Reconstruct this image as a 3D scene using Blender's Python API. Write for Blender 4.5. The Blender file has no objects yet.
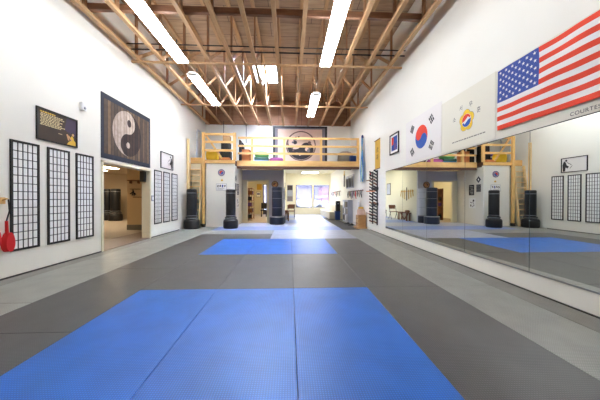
import bpy, bmesh, math, random
from mathutils import Vector, Matrix
random.seed(7)
S = bpy.context.scene
COL = S.collection

# ------------------------------------------------------------------ camera
def rot(y, p, r):
    cy, sy, cp, sp, cr, sr = math.cos(y), math.sin(y), math.cos(p), math.sin(p), math.cos(r), math.sin(r)
    Ry = Matrix(((cy, -sy, 0), (sy, cy, 0), (0, 0, 1)))
    Rp = Matrix(((1, 0, 0), (0, cp, sp), (0, -sp, cp)))
    Rr = Matrix(((cr, 0, sr), (0, 1, 0), (-sr, 0, cr)))
    return Rr @ Rp @ Ry
R = rot(.0413, -.0059, .0017)
cd = bpy.data.cameras.new('camera'); cam = bpy.data.objects.new('camera', cd); COL.objects.link(cam)
cd.sensor_width = 36; cd.lens = 36 * 252 / 600; cd.clip_start = .05; cd.clip_end = 300
rt, fw, up = R[0], R[1], R[2]
cam.matrix_world = Matrix(((rt[0], up[0], -fw[0], 0), (rt[1], up[1], -fw[1], 0), (rt[2], up[2], -fw[2], 1.25), (0, 0, 0, 1)))
S.camera = cam

# ------------------------------------------------------------------ sky, sun, exposure
W = bpy.data.worlds.new('sky'); S.world = W; W.use_nodes = True
wn = W.node_tree; wn.nodes.clear()
wo = wn.nodes.new('ShaderNodeOutputWorld'); bg = wn.nodes.new('ShaderNodeBackground')
bg.inputs[0].default_value = (.72, .83, 1.0, 1); bg.inputs[1].default_value = 210
wn.links.new(bg.outputs[0], wo.inputs[0])
TUBE = 22.0          # fluorescent tube strength
VS = S.view_settings
S.display_settings.display_device = 'sRGB'
VS.view_transform = 'Standard'; VS.look = 'None'; VS.gamma = 1; VS.use_curve_mapping = False
VS.exposure = .8
try:
    S.cycles.use_denoising = True
    S.cycles.max_bounces = 10; S.cycles.diffuse_bounces = 6; S.cycles.glossy_bounces = 5
    S.cycles.transmission_bounces = 6; S.cycles.transparent_max_bounces = 8
    S.cycles.sample_clamp_indirect = 8
    S.cycles.caustics_reflective = False; S.cycles.caustics_refractive = False
except Exception: pass

# ------------------------------------------------------------------ materials
def lin(c):
    c = [v / 255 for v in c]
    return tuple([(v / 12.92 if v <= .04045 else ((v + .055) / 1.055) ** 2.4) for v in c]) + (1,)
def mat(name, col, rough=.6, metal=0, emit=0, spec=.5, noise=0, nscale=8, bump=0, bscale=60, coat=0):
    m = bpy.data.materials.new(name); m.use_nodes = True
    nt = m.node_tree; b = nt.nodes['Principled BSDF']
    b.inputs['Base Color'].default_value = lin(col)
    b.inputs['Roughness'].default_value = rough; b.inputs['Metallic'].default_value = metal
    b.inputs['Specular IOR Level'].default_value = spec
    b.inputs['Coat Weight'].default_value = coat
    if emit:
        b.inputs['Emission Color'].default_value = lin(col); b.inputs['Emission Strength'].default_value = emit
    tc = nt.nodes.new('ShaderNodeTexCoord')
    if noise:
        n = nt.nodes.new('ShaderNodeTexNoise'); n.inputs['Scale'].default_value = nscale; n.inputs['Detail'].default_value = 4
        nt.links.new(tc.outputs['Object'], n.inputs['Vector'])
        mx = nt.nodes.new('ShaderNodeMix'); mx.data_type = 'RGBA'
        l = lin(col)
        mx.inputs[6].default_value = tuple(v * (1 - noise) for v in l[:3]) + (1,)
        mx.inputs[7].default_value = tuple(min(1, v * (1 + noise)) for v in l[:3]) + (1,)
        nt.links.new(n.outputs['Fac'], mx.inputs[0]); nt.links.new(mx.outputs[2], b.inputs['Base Color'])
    if bump:
        n2 = nt.nodes.new('ShaderNodeTexNoise'); n2.inputs['Scale'].default_value = bscale
        nt.links.new(tc.outputs['Object'], n2.inputs['Vector'])
        bp = nt.nodes.new('ShaderNodeBump'); bp.inputs['Strength'].default_value = bump; bp.inputs['Distance'].default_value = .01
        nt.links.new(n2.outputs['Fac'], bp.inputs['Height']); nt.links.new(bp.outputs[0], b.inputs['Normal'])
    return m
def wood(name, c1, c2, axis='Y', scale=3, rough=.6):
    m = mat(name, c1, rough); nt = m.node_tree; b = nt.nodes['Principled BSDF']
    tc = nt.nodes.new('ShaderNodeTexCoord'); mp = nt.nodes.new('ShaderNodeMapping')
    sc = {'X': (.15, 1, 1), 'Y': (1, .15, 1), 'Z': (1, 1, .15)}[axis]
    mp.inputs['Scale'].default_value = [s * scale * 4 for s in sc]
    n = nt.nodes.new('ShaderNodeTexNoise'); n.inputs['Scale'].default_value = 1.5; n.inputs['Detail'].default_value = 6
    cr = nt.nodes.new('ShaderNodeValToRGB')
    cr.color_ramp.elements[0].position = .3; cr.color_ramp.elements[1].position = .7
    cr.color_ramp.elements[0].color = lin(c1); cr.color_ramp.elements[1].color = lin(c2)
    nt.links.new(tc.outputs['Object'], mp.inputs[0]); nt.links.new(mp.outputs[0], n.inputs['Vector'])
    nt.links.new(n.outputs['Fac'], cr.inputs[0]); nt.links.new(cr.outputs[0], b.inputs['Base Color'])
    return m
def ribbed(name, col, rough, dark=.72, spec=.5):
    """exercise mat: fine ribs running away down the room plus faint mottling"""
    m = mat(name, col, rough, spec=spec); nt = m.node_tree; b = nt.nodes['Principled BSDF']
    tc = nt.nodes.new('ShaderNodeTexCoord')
    w = nt.nodes.new('ShaderNodeTexWave'); w.wave_type = 'BANDS'; w.bands_direction = 'X'; w.inputs['Scale'].default_value = 18
    w.inputs['Distortion'].default_value = .3
    w2 = nt.nodes.new('ShaderNodeTexWave'); w2.wave_type = 'BANDS'; w2.bands_direction = 'Y'; w2.inputs['Scale'].default_value = 18
    w2.inputs['Distortion'].default_value = .3
    n = nt.nodes.new('ShaderNodeTexNoise'); n.inputs['Scale'].default_value = 3; n.inputs['Detail'].default_value = 5
    for t in (w, w2, n): nt.links.new(tc.outputs['Object'], t.inputs['Vector'])
    mu = nt.nodes.new('ShaderNodeMath'); mu.operation = 'MULTIPLY'
    nt.links.new(w.outputs['Fac'], mu.inputs[0]); nt.links.new(w2.outputs['Fac'], mu.inputs[1])
    ad = nt.nodes.new('ShaderNodeMath'); ad.operation = 'ADD'
    nt.links.new(mu.outputs[0], ad.inputs[0]); nt.links.new(n.outputs['Fac'], ad.inputs[1])
    mr = nt.nodes.new('ShaderNodeMapRange'); mr.inputs['From Min'].default_value = .3; mr.inputs['From Max'].default_value = 1.3
    nt.links.new(ad.outputs[0], mr.inputs['Value'])
    mx = nt.nodes.new('ShaderNodeMix'); mx.data_type = 'RGBA'; l = lin(col)
    mx.inputs[6].default_value = tuple(v * dark * .92 for v in l[:3]) + (1,); mx.inputs[7].default_value = tuple(min(1, v * 1.22) for v in l[:3]) + (1,)
    nt.links.new(mr.outputs[0], mx.inputs[0]); nt.links.new(mx.outputs[2], b.inputs['Base Color'])
    bp = nt.nodes.new('ShaderNodeBump'); bp.inputs['Strength'].default_value = .3; bp.inputs['Distance'].default_value = .003
    nt.links.new(mu.outputs[0], bp.inputs['Height']); nt.links.new(bp.outputs[0], b.inputs['Normal'])
    return m
def planks(name, c1, c2, cm, bw, bh, rough=.75):
    m = mat(name, c1, rough); nt = m.node_tree; b = nt.nodes['Principled BSDF']
    tc = nt.nodes.new('ShaderNodeTexCoord'); br = nt.nodes.new('ShaderNodeTexBrick')
    br.inputs['Scale'].default_value = 1; br.inputs['Brick Width'].default_value = bw; br.inputs['Row Height'].default_value = bh
    br.inputs['Mortar Size'].default_value = .008; br.inputs['Color1'].default_value = lin(c1); br.inputs['Color2'].default_value = lin(c2)
    br.inputs['Mortar'].default_value = lin(cm)
    n = nt.nodes.new('ShaderNodeTexNoise'); n.inputs['Scale'].default_value = 5; n.inputs['Detail'].default_value = 8
    mp = nt.nodes.new('ShaderNodeMapping'); mp.inputs['Scale'].default_value = (.3, 2, 2)
    nt.links.new(tc.outputs['Object'], br.inputs['Vector']); nt.links.new(tc.outputs['Object'], mp.inputs[0]); nt.links.new(mp.outputs[0], n.inputs['Vector'])
    mx = nt.nodes.new('ShaderNodeMix'); mx.data_type = 'RGBA'; mx.blend_type = 'MULTIPLY'; mx.inputs[0].default_value = .55
    nt.links.new(br.outputs['Color'], mx.inputs[6])
    cr = nt.nodes.new('ShaderNodeValToRGB'); cr.color_ramp.elements[0].position = .3; cr.color_ramp.elements[1].position = .6
    cr.color_ramp.elements[0].color = (.55, .48, .42, 1)
    nt.links.new(n.outputs['Fac'], cr.inputs[0]); nt.links.new(cr.outputs[0], mx.inputs[7]); nt.links.new(mx.outputs[2], b.inputs['Base Color'])
    return m

M = {}
M['wall'] = mat('wall_paint', (242, 240, 230), .75, noise=.02, nscale=2, bump=.05)
M['cream'] = mat('cream_paint', (232, 226, 200), .75)
M['beige'] = mat('beige_paint', (196, 178, 150), .8)
M['peach'] = mat('peach_paint', (228, 205, 165), .8)
M['shadedwall'] = mat('shade_grey_paint', (214, 214, 220), .75)  # shade under the loft is mixed into this grey
M['deck'] = planks('roof_deck_boards', (198, 168, 134), (180, 150, 118), (108, 86, 68), 2.4, .61)
M['endply'] = planks('plywood_end', (182, 136, 102), (164, 120, 88), (74, 46, 32), 1.2, .4)
M['truss'] = wood('truss_timber', (186, 146, 102), (206, 168, 124), 'Y')
M['trussd'] = wood('web_timber', (140, 100, 68), (170, 128, 90), 'Z')
M['brace'] = wood('backlit_brace_timber', (120, 84, 60), (150, 108, 80), 'X')  # timber darkened in its colour as if backlit above the lamps
M['pine'] = wood('pine_timber', (222, 172, 100), (238, 196, 128), 'X')
M['pinez'] = wood('pine_post', (222, 172, 100), (238, 196, 128), 'Z')
M['palepine'] = wood('pale_pine', (232, 200, 146), (244, 220, 172), 'Z')
M['darkwood'] = wood('dark_joist', (92, 58, 44), (112, 74, 56), 'X')
M['steel'] = mat('black_pipe', (34, 30, 30), .5)
M['pipe'] = mat('grey_conduit', (205, 208, 212), .45)
M['blue'] = ribbed('blue_mat', (18, 104, 198), .36)
M['blue2'] = ribbed('glare_pale_blue_mat', (120, 146, 208), .34)  # blue mat with the floor glare lightened into its colour
M['black'] = ribbed('charcoal_mat', (82, 81, 79), .38)
M['grey'] = ribbed('grey_mat', (150, 151, 143), .38)
M['grey2'] = ribbed('mid_grey_mat', (136, 135, 126), .45)
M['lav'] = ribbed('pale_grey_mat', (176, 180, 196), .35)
M['carpet'] = mat('hall_floor', (172, 160, 144), .7, noise=.08, nscale=10)
M['brownfloor'] = mat('threshold_floor', (118, 100, 86), .5, noise=.15, nscale=6)
M['rubber'] = mat('dark_rubber', (58, 56, 54), .7)
M['vinyl'] = mat('black_vinyl', (20, 22, 27), .38, noise=.1, nscale=12)
M['base'] = mat('black_plastic', (24, 24, 27), .45, bump=.1)
M['navy'] = mat('navy_vinyl', (32, 40, 58), .4, noise=.1)
M['navybase'] = mat('navy_plastic', (28, 40, 62), .4)
M['whitevinyl'] = mat('white_vinyl', (218, 220, 228), .4)
M['seam'] = mat('grey_band', (156, 158, 164), .5)
M['blackp'] = mat('black_lacquer', (26, 25, 24), .5)
M['paper'] = mat('rice_paper', (250, 250, 248), .8)
M['white'] = mat('white_enamel', (240, 240, 238), .4)
M['tube'] = mat('fluorescent_tube', (244, 248, 255), .4, emit=TUBE)
M['red'] = mat('red_vinyl', (206, 30, 32), .4)
M['flagred'] = mat('flag_red', (222, 62, 30), .75)
M['flagwhite'] = mat('flag_white', (238, 234, 230), .75)
M['flagblue'] = mat('flag_blue', (46, 72, 150), .75)
M['kred'] = mat('taegeuk_red', (226, 62, 34), .7)
M['kblue'] = mat('taegeuk_blue', (34, 84, 170), .7)
M['ink'] = mat('black_ink', (44, 44, 46), .7)
M['greyink'] = mat('grey_ink', (124, 120, 112), .7)
M['cloth'] = mat('cream_cloth', (232, 228, 212), .85)
M['yellow'] = mat('yellow_print', (236, 196, 40), .6)
M['gold'] = mat('gold_cloth', (222, 178, 70), .6)
M['green'] = mat('green_cloth', (120, 190, 110), .8)
M['teal'] = mat('teal_pad', (90, 130, 110), .8)
M['pink'] = mat('pink_cloth', (196, 100, 168), .8)
M['orange'] = mat('orange_card', (226, 142, 84), .8)
M['card'] = wood('cardboard', (190, 146, 96), (204, 162, 110), 'X')
M['khaki'] = mat('khaki_canvas', (150, 140, 122), .9)
M['beltblue'] = mat('blue_belt', (50, 120, 190), .8)
M['beltlight'] = mat('pale_blue_belt', (70, 150, 205), .8)
M['beltdark'] = mat('dark_blue_belt', (24, 50, 110), .8)
M['beltgreen'] = mat('green_belt', (96, 150, 120), .8)
M['purple'] = mat('purple_pad', (96, 66, 130), .6)
M['bluebin'] = mat('blue_plastic', (30, 66, 130), .5)
M['chrome'] = mat('brushed_metal', (180, 182, 186), .3, metal=1)
M['bench'] = mat('cream_bench', (226, 218, 198), .6)
M['brown'] = wood('brown_wood', (112, 70, 44), (140, 92, 60), 'Z')
M['posterdark'] = mat('poster_dark', (58, 44, 34), .5, noise=.3, nscale=4)
M['sepia'] = mat('poster_purple', (60, 46, 74), .5)
M['posteryel'] = mat('poster_yellow', (226, 184, 60), .5)
M['postertext'] = mat('poster_text', (214, 196, 150), .5)
M['tan'] = mat('faded_parchment', (222, 190, 170), .8, noise=.12, nscale=3)
M['taupe'] = mat('taupe_print', (112, 86, 80), .8, noise=.25, nscale=9)
M['char'] = mat('charcoal_print', (60, 52, 56), .8, noise=.3, nscale=9)
M['greyborder'] = mat('grey_border', (120, 112, 118), .8)
M['skin'] = mat('tan_print', (206, 160, 120), .6)
M['glassf'] = mat('window_frame_dark', (70, 66, 84), .5)
M['facade'] = mat('facade_rose', (138, 112, 120), .9, noise=.3, nscale=2)
M['facade2'] = mat('facade_lilac', (128, 126, 142), .9, noise=.2, nscale=2)
M['asphalt'] = mat('asphalt', (120, 122, 132), .9)
M['blackp2'] = mat('matt_black_print', (40, 42, 52), .6)
# old boards with a painted yin and yang, left banner
bw = planks('weathered_boards', (128, 104, 78), (78, 66, 58), (38, 36, 42), .14, 4.0); M['boards'] = bw
M['bannerblue'] = mat('banner_edge', (48, 52, 66), .8, noise=.3, nscale=5)
M['chalk'] = planks('worn_white_paint', (214, 198, 184), (184, 166, 152), (128, 110, 100), .11, 3.0)
M['darkpaint'] = planks('worn_dark_paint', (72, 52, 46), (48, 38, 38), (26, 22, 24), .13, 3.0)
for k_ in ('boards', 'chalk', 'darkpaint'):
    nt = M[k_].node_tree; br = next(n for n in nt.nodes if n.type == 'TEX_BRICK'); tc = next(n for n in nt.nodes if n.type == 'TEX_COORD')
    mp = nt.nodes.new('ShaderNodeMapping'); mp.inputs['Rotation'].default_value = (0, math.pi / 2, math.pi / 2)
    sx = nt.nodes.new('ShaderNodeSeparateXYZ'); cb = nt.nodes.new('ShaderNodeCombineXYZ')
    nt.links.new(tc.outputs['Object'], sx.inputs[0]); nt.links.new(sx.outputs['Z'], cb.inputs['X']); nt.links.new(sx.outputs['Y'], cb.inputs['Y'])
    nt.links.new(cb.outputs[0], br.inputs['Vector']); br.inputs['Brick Width'].default_value = 3.7; br.inputs['Row Height'].default_value = .12
def glass(name, tint=(1, 1, 1), refl=.08):
    m = bpy.data.materials.new(name); m.use_nodes = True; nt = m.node_tree; nt.nodes.clear()
    o = nt.nodes.new('ShaderNodeOutputMaterial'); mx = nt.nodes.new('ShaderNodeMixShader')
    t = nt.nodes.new('ShaderNodeBsdfTransparent'); t.inputs[0].default_value = tuple(tint) + (1,)
    g = nt.nodes.new('ShaderNodeBsdfGlossy'); g.inputs['Roughness'].default_value = .02
    mx.inputs[0].default_value = refl
    nt.links.new(t.outputs[0], mx.inputs[1]); nt.links.new(g.outputs[0], mx.inputs[2]); nt.links.new(mx.outputs[0], o.inputs[0]); return m
M['glass'] = glass('dimmed_window_glass', (.2, .196, .205))  # glass darkened to dim the strong sky behind the windows
M['skyglass'] = glass('skylight_glass', (.95, .97, 1))
M['mirror'] = mat('mirror_silver', (236, 241, 238), .0, metal=1)
M['mirrorseam'] = mat('mirror_edge', (70, 84, 80), .4)

# ------------------------------------------------------------------ mesh building
ORG = {}
class MB:
    def __init__(s): s.v = []; s.f = []; s.m = []; s.mats = []; s.sm = []
    def mi(s, m):
        m = M[m]
        if m not in s.mats: s.mats.append(m)
        return s.mats.index(m)
    def add(s, vs, fs, m, smooth=False):
        o = len(s.v); s.v += [tuple(v) for v in vs]; k = s.mi(m)
        for f in fs: s.f.append([i + o for i in f]); s.m.append(k); s.sm.append(smooth)
        return s
    def box(s, x0, x1, y0, y1, z0, z1, m, bev=0):
        if bev:
            b = bmesh.new(); bmesh.ops.create_cube(b, size=1)
            for v in b.verts: v.co = Vector(((x0 + x1) / 2 + v.co.x * (x1 - x0), (y0 + y1) / 2 + v.co.y * (y1 - y0), (z0 + z1) / 2 + v.co.z * (z1 - z0)))
            bmesh.ops.bevel(b, geom=b.edges[:], offset=bev, segments=2, affect='EDGES', profile=.5)
            b.verts.index_update(); s.add([v.co[:] for v in b.verts], [[v.index for v in f.verts] for f in b.faces], m); b.free(); return s
        vs = [(x, y, z) for z in (z0, z1) for y in (y0, y1) for x in (x0, x1)]
        return s.add(vs, [(0, 2, 3, 1), (4, 5, 7, 6), (0, 1, 5, 4), (2, 6, 7, 3), (0, 4, 6, 2), (1, 3, 7, 5)], m)
    def bar(s, p0, p1, w, h, m, upv=(0, 0, 1)):
        p0, p1 = Vector(p0), Vector(p1); d = (p1 - p0).normalized(); a = d.cross(Vector(upv))
        if a.length < 1e-4: a = d.cross(Vector((1, 0, 0)))
        a.normalize(); b = a.cross(d)
        vs = [p + a * (i * w / 2) + b * (j * h / 2) for p in (p0, p1) for j in (-1, 1) for i in (-1, 1)]
        return s.add(vs, [(0, 2, 3, 1), (4, 5, 7, 6), (0, 1, 5, 4), (2, 6, 7, 3), (0, 4, 6, 2), (1, 3, 7, 5)], m)
    def tube(s, pts, r, m, n=10, r1=None, caps=True):
        pts = [Vector(p) for p in pts]; rings = []; o = len(s.v)
        N = len(pts); vs = []
        for i, p in enumerate(pts):
            d = (pts[min(i + 1, N - 1)] - pts[max(i - 1, 0)]).normalized()
            a = d.cross(Vector((0, 0, 1)) if abs(d.z) < .9 else Vector((1, 0, 0))).normalized(); b = d.cross(a)
            rr = r if r1 is None else r + (r1 - r) * i / (N - 1)
            for k in range(n):
                t = 2 * math.pi * k / n; vs.append(p + a * math.cos(t) * rr + b * math.sin(t) * rr)
        fs = [(i * n + k, i * n + (k + 1) % n, (i + 1) * n + (k + 1) % n, (i + 1) * n + k) for i in range(N - 1) for k in range(n)]
        s.add(vs, fs, m, True)
        if caps: s.add(vs[:n], [list(range(n))[::-1]], m); s.add(vs[-n:], [list(range(n))], m)
        return s
    def lathe(s, prof, c, m, n=32, smooth=True):
        vs = [(c[0] + r * math.cos(2 * math.pi * k / n), c[1] + r * math.sin(2 * math.pi * k / n), c[2] + z) for r, z in prof for k in range(n)]
        fs = [(i * n + k, i * n + (k + 1) % n, (i + 1) * n + (k + 1) % n, (i + 1) * n + k) for i in range(len(prof) - 1) for k in range(n)]
        fs += [list(range(n))[::-1], [(len(prof) - 1) * n + k for k in range(n)]]
        return s.add(vs, fs, m, smooth)
    def ell(s, c, rx, ry, rz, m, n=16):
        vs = []; fs = []
        for i in range(n // 2 + 1):
            a = math.pi * i / (n // 2)
            for k in range(n):
                t = 2 * math.pi * k / n; vs.append((c[0] + rx * math.sin(a) * math.cos(t), c[1] + ry * math.sin(a) * math.sin(t), c[2] - rz * math.cos(a)))
        for i in range(n // 2):
            for k in range(n): fs.append((i * n + k, i * n + (k + 1) % n, (i + 1) * n + (k + 1) % n, (i + 1) * n + k))
        return s.add(vs, fs, m, True)
    def build(s, name, parent=None, **k):
        me = bpy.data.meshes.new(name)
        xs = [v[0] for v in s.v]; ys = [v[1] for v in s.v]; zs = [v[2] for v in s.v]
        o = Vector(((min(xs) + max(xs)) / 2, (min(ys) + max(ys)) / 2, min(zs)))
        po = ORG[parent] if parent else Vector((0, 0, 0))
        if parent: o = po.copy()
        me.from_pydata([(v[0] - o.x, v[1] - o.y, v[2] - o.z) for v in s.v], [], s.f)
        for m in s.mats: me.materials.append(m)
        me.polygons.foreach_set('material_index', s.m); me.polygons.foreach_set('use_smooth', s.sm); me.update()
        b = bpy.data.objects.new(name, me); COL.objects.link(b); b.location = o - po
        if parent: b.parent = parent
        ORG[b] = o
        tag(b, **k); return b
def tag(o, label=None, cat=None, group=None, kind=None):
    if label: o['label'] = label
    if cat: o['category'] = cat
    if group: o['group'] = group
    if kind: o['kind'] = kind
def empty(name, loc, label, cat, group=None):
    o = bpy.data.objects.new(name, None); COL.objects.link(o); o.location = loc; o.empty_display_size = .1
    ORG[o] = Vector(loc); tag(o, label, cat, group); return o
def dup(src, d, label, group=None):
    def cp(o, par):
        c = o.copy(); COL.objects.link(c)
        if par: c.parent = par
        for ch in list(o.children): cp(ch, c)
        return c
    c = cp(src, None); c.location = Vector(src.location) + Vector(d); c['label'] = label
    if group: c['group'] = group
    ORG[c] = ORG[src] + Vector(d)
    return c
def st(mb, name, parent=None): return mb.build(name, parent, kind=None if parent else 'structure')
def wall_holes(mb, axis, a0, a1, u0, u1, z0, z1, holes, m):
    """slab a0..a1 thick along axis, spanning u0..u1, z0..z1, with rectangular holes (u0,u1,z0,z1)"""
    us = sorted({u0, u1, *[h[0] for h in holes], *[h[1] for h in holes]}); zs = sorted({z0, z1, *[h[2] for h in holes], *[h[3] for h in holes]})
    for i in range(len(us) - 1):
        for j in range(len(zs) - 1):
            cu, cz = (us[i] + us[i + 1]) / 2, (zs[j] + zs[j + 1]) / 2
            if any(h[0] < cu < h[1] and h[2] < cz < h[3] for h in holes): continue
            if axis == 'X': mb.box(a0, a1, us[i], us[i + 1], zs[j], zs[j + 1], m)
            elif axis == 'Y': mb.box(us[i], us[i + 1], a0, a1, zs[j], zs[j + 1], m)
            else: mb.box(us[i], us[i + 1], zs[j], zs[j + 1], a0, a1, m)
    return mb
# flat artwork laid in raised layers on a panel: origin O, right U, up V, facing N
class Art:
    def __init__(s, O, side):
        s.O = Vector(O); s.mb = MB()
        s.U, s.N = {'left': ((0, 1, 0), (1, 0, 0)), 'right': ((0, -1, 0), (-1, 0, 0)), 'back': ((1, 0, 0), (0, -1, 0))}[side]
        s.U, s.N = Vector(s.U), Vector(s.N); s.V = Vector((0, 0, 1))
    def p(s, u, v, n): return s.O + s.U * u + s.V * v + s.N * n
    def slab(s, u0, u1, v0, v1, n0, n1, m):
        a, b = s.p(u0, v0, n0), s.p(u1, v1, n1)
        s.mb.box(min(a.x, b.x), max(a.x, b.x), min(a.y, b.y), max(a.y, b.y), min(a.z, b.z), max(a.z, b.z), m); return s
    def poly(s, pts, n, m):
        s.mb.add([s.p(u, v, n) for u, v in pts], [list(range(len(pts)))], m); return s
    def circ(s, u, v, r, n, m, a0=0, a1=360, k=32, ry=None):
        ry = ry or r
        return s.poly([(u + r * math.cos(math.radians(a0 + (a1 - a0) * i / k)), v + ry * math.sin(math.radians(a0 + (a1 - a0) * i / k))) for i in range(k + (0 if a1 - a0 == 360 else 1))], n, m)
    def rbar(s, u, v, l, w, ang, n, m):
        c, d = math.cos(math.radians(ang)), math.sin(math.radians(ang))
        return s.poly([(u + x * c - y * d, v + x * d + y * c) for x, y in ((-l / 2, -w / 2), (l / 2, -w / 2), (l / 2, w / 2), (-l / 2, w / 2))], n, m)
    def yinyang(s, u, v, r, ang, n, m1, m2, e1=None, e2=None, er=.12):
        """m1 = upper side of the dividing line drawn at ang, its head at the start (left) end"""
        s.circ(u, v, r, n, m2); s.circ(u, v, r, n + .001, m1, ang, ang + 180)
        a = math.radians(ang); du, dv = math.cos(a) * r / 2, math.sin(a) * r / 2
        s.circ(u - du, v - dv, r / 2, n + .002, m1); s.circ(u + du, v + dv, r / 2, n + .002, m2)
        if e1: s.circ(u - du, v - dv, r * er, n + .003, e1)
        if e2: s.circ(u + du, v + dv, r * er, n + .003, e2)
        return s
    def text(s, txt, u, v, size, n, m, spacing=1):
        cu = bpy.data.curves.new('t', 'FONT'); cu.body = txt; cu.size = size; cu.space_character = spacing
        ob = bpy.data.objects.new('t', cu); COL.objects.link(ob)
        me = ob.to_mesh()
        s.mb.add([s.p(u + q.co.x, v + q.co.y, n) for q in me.vertices], [list(f.vertices) for f in me.polygons], m)
        ob.to_mesh_clear(); bpy.data.objects.remove(ob); bpy.data.curves.remove(cu); return s

XL, XR, YB = -4.396, 3.254, 13.4
# ------------------------------------------------------------------ room shell
st(MB().box(-4.62, 3.5, -4, 20.1, -.16, -.03, 'rubber'), 'floor')
DY0, DY1, DZ = 6.13, 8.12, 2.1
st(wall_holes(MB(), 'X', XL - .24, XL, -4, 20.1, -.03, 6.5, [(DY0, DY1, -.03, DZ)], 'wall'), 'wall_left')
st(MB().box(XR, XR + .2, -4, 20.1, -.03, 6.5, 'wall'), 'wall_right')
st(MB().box(XL, XR, -4.2, -4, -.03, 6.5, 'wall'), 'wall_front')
b = MB(); b.box(XL, XR, YB, YB + .15, 3.25, 5.12, 'wall'); st(b, 'wall_back')
st(MB().box(XL, XR, YB - .04, YB + .12, 5.12, 6.4, 'endply'), 'wall_gable')
SK = (-1.42, -.54, 9.75, 11.2)
st(wall_holes(MB(), 'Z', 6.4, 6.5, XL, XR, -4, 20.1, [SK], 'deck'), 'ceiling')
# skylight
e = empty('skylight', (-.98, 10.47, 6.4), 'bright square skylight in the brown roof deck above the loft front', 'skylight')
b = MB(); x0, x1, y0, y1 = SK
for q in ((x0 - .05, x0, y0 - .05, y1 + .05), (x1, x1 + .05, y0 - .05, y1 + .05), (x0, x1, y0 - .05, y0), (x0, x1, y1, y1 + .05)): b.box(*q, 6.36, 6.62, 'white')
b.box(x0, x1, 10.45, 10.48, 6.5, 6.53, 'white')
b.build('frame', e)
MB().box(x0, x1, y0, y1, 6.54, 6.55, 'skyglass').build('pane', e)

# partition walls under the loft
b = MB(); b.box(-3.68, -2.44, 11.25, 11.37, 0, 2.78, 'wall'); b.box(-3.68, -3.58, 11.37, YB, 0, 2.78, 'wall')
st(b, 'wall_storeroom')
st(MB().box(-2.56, -2.44, 11.37, 13.1, 0, 2.72, 'wall'), 'wall_storeroom_side')
st(wall_holes(MB(), 'Y', 13.1, 13.22, -2.44, -.31, 0, 2.72, [(-2.2, -1.146, 0, 2.15)], 'shadedwall'), 'wall_middle')
st(MB().box(-.43, -.31, 13.22, 19.9, 0, 3.22, 'cream'), 'wall_far_side')
WIN = [(.504, 1.775, .54, 2.32), (1.906, 3.129, .54, 2.32)]
st(wall_holes(MB(), 'Y', 19.9, 20.1, -4.39, XR, -.03, 3.22, WIN + [(-2.09, -1.77, 0, 2.35)], 'cream'), 'wall_far')
st(MB().box(XL, XR, YB + .15, 20.1, 3.22, 3.3, 'cream'), 'ceiling_lower')
st(MB().box(-3.7, -3.6, YB, 19.9, 0, 3.22, 'cream'), 'wall_side_room')
for i, (a, c, d, f) in enumerate(WIN):
    e = bpy.data.objects.new('window_%d' % (i + 1), None); COL.objects.link(e); e.location = (a, 19.95, d); ORG[e] = Vector(e.location); e['kind'] = 'structure'
    b = MB(); t = .045
    b.box(a, a + t, 19.92, 20.0, d, f, 'glassf'); b.box(c - t, c, 19.92, 20.0, d, f, 'glassf'); b.box(a, c, 19.92, 20, f - t, f, 'glassf'); b.box(a, c, 19.92, 20, d, d + t, 'glassf')
    b.box(a, c, 19.93, 19.99, 1.19, 1.24, 'glassf'); mx = (a + c) / 2; b.box(mx - .02, mx + .02, 19.93, 19.99, d, 1.2, 'glassf')
    b.build('window_frame', e); MB().box(a + t, c - t, 19.95, 19.96, d + t, f - t, 'glass').build('pane', e)
e = bpy.data.objects.new('door_1', None); COL.objects.link(e); e.location = (-1.93, 19.95, 0); ORG[e] = Vector(e.location); e['kind'] = 'structure'
b = MB(); b.box(-2.09, -2.03, 19.9, 20, 0, 2.35, 'glassf'); b.box(-1.83, -1.77, 19.9, 20, 0, 2.35, 'glassf'); b.box(-2.03, -1.83, 19.9, 20, 2.3, 2.35, 'glassf'); b.box(-2.03, -1.83, 19.9, 20, 0, .3, 'glassf'); b.build('door_frame', e)
MB().box(-2.03, -1.83, 19.95, 19.96, .3, 2.3, 'glass').build('pane', e)
# door casing of the grey wall
b = MB()
for q in ((-2.43, -2.2, 0, 2.15), (-1.146, -1.06, 0, 2.15), (-2.43, -1.06, 2.15, 2.21)): b.box(q[0], q[1], 13.07, 13.1, q[2], q[3], 'cream')
b.box(-2.2, -2.17, 13.1, 13.22, 0, 2.15, 'cream'); b.box(-1.176, -1.146, 13.1, 13.22, 0, 2.15, 'cream')
st(b, 'trim_1')
# casing of the big opening in the left wall
b = MB()
for q in ((DY0 - .07, DY0, 0, DZ + .05), (DY1, DY1 + .05, 0, DZ + .05), (DY0 - .07, DY1 + .05, DZ, DZ + .05)): b.box(XL, XL + .02, q[0], q[1], q[2], q[3], 'cream')
b.box(XL - .24, XL + .005, DY1 - .012, DY1 - .001, 0, DZ, 'cream'); b.box(XL - .24, XL + .005, DY0 + .001, DY0 + .012, 0, DZ, 'cream')
st(b, 'trim_2')
b = MB(); b.box(XL, XL + .025, -4, DY0 - .08, -.03, .018, 'rubber'); b.box(XL, XL + .025, DY1 + .06, 10.2, -.03, .018, 'rubber'); st(b, 'baseboard_left')
st(MB().box(XR - .02, XR, -4, 10, -.03, .012, 'rubber'), 'baseboard_right')

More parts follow.
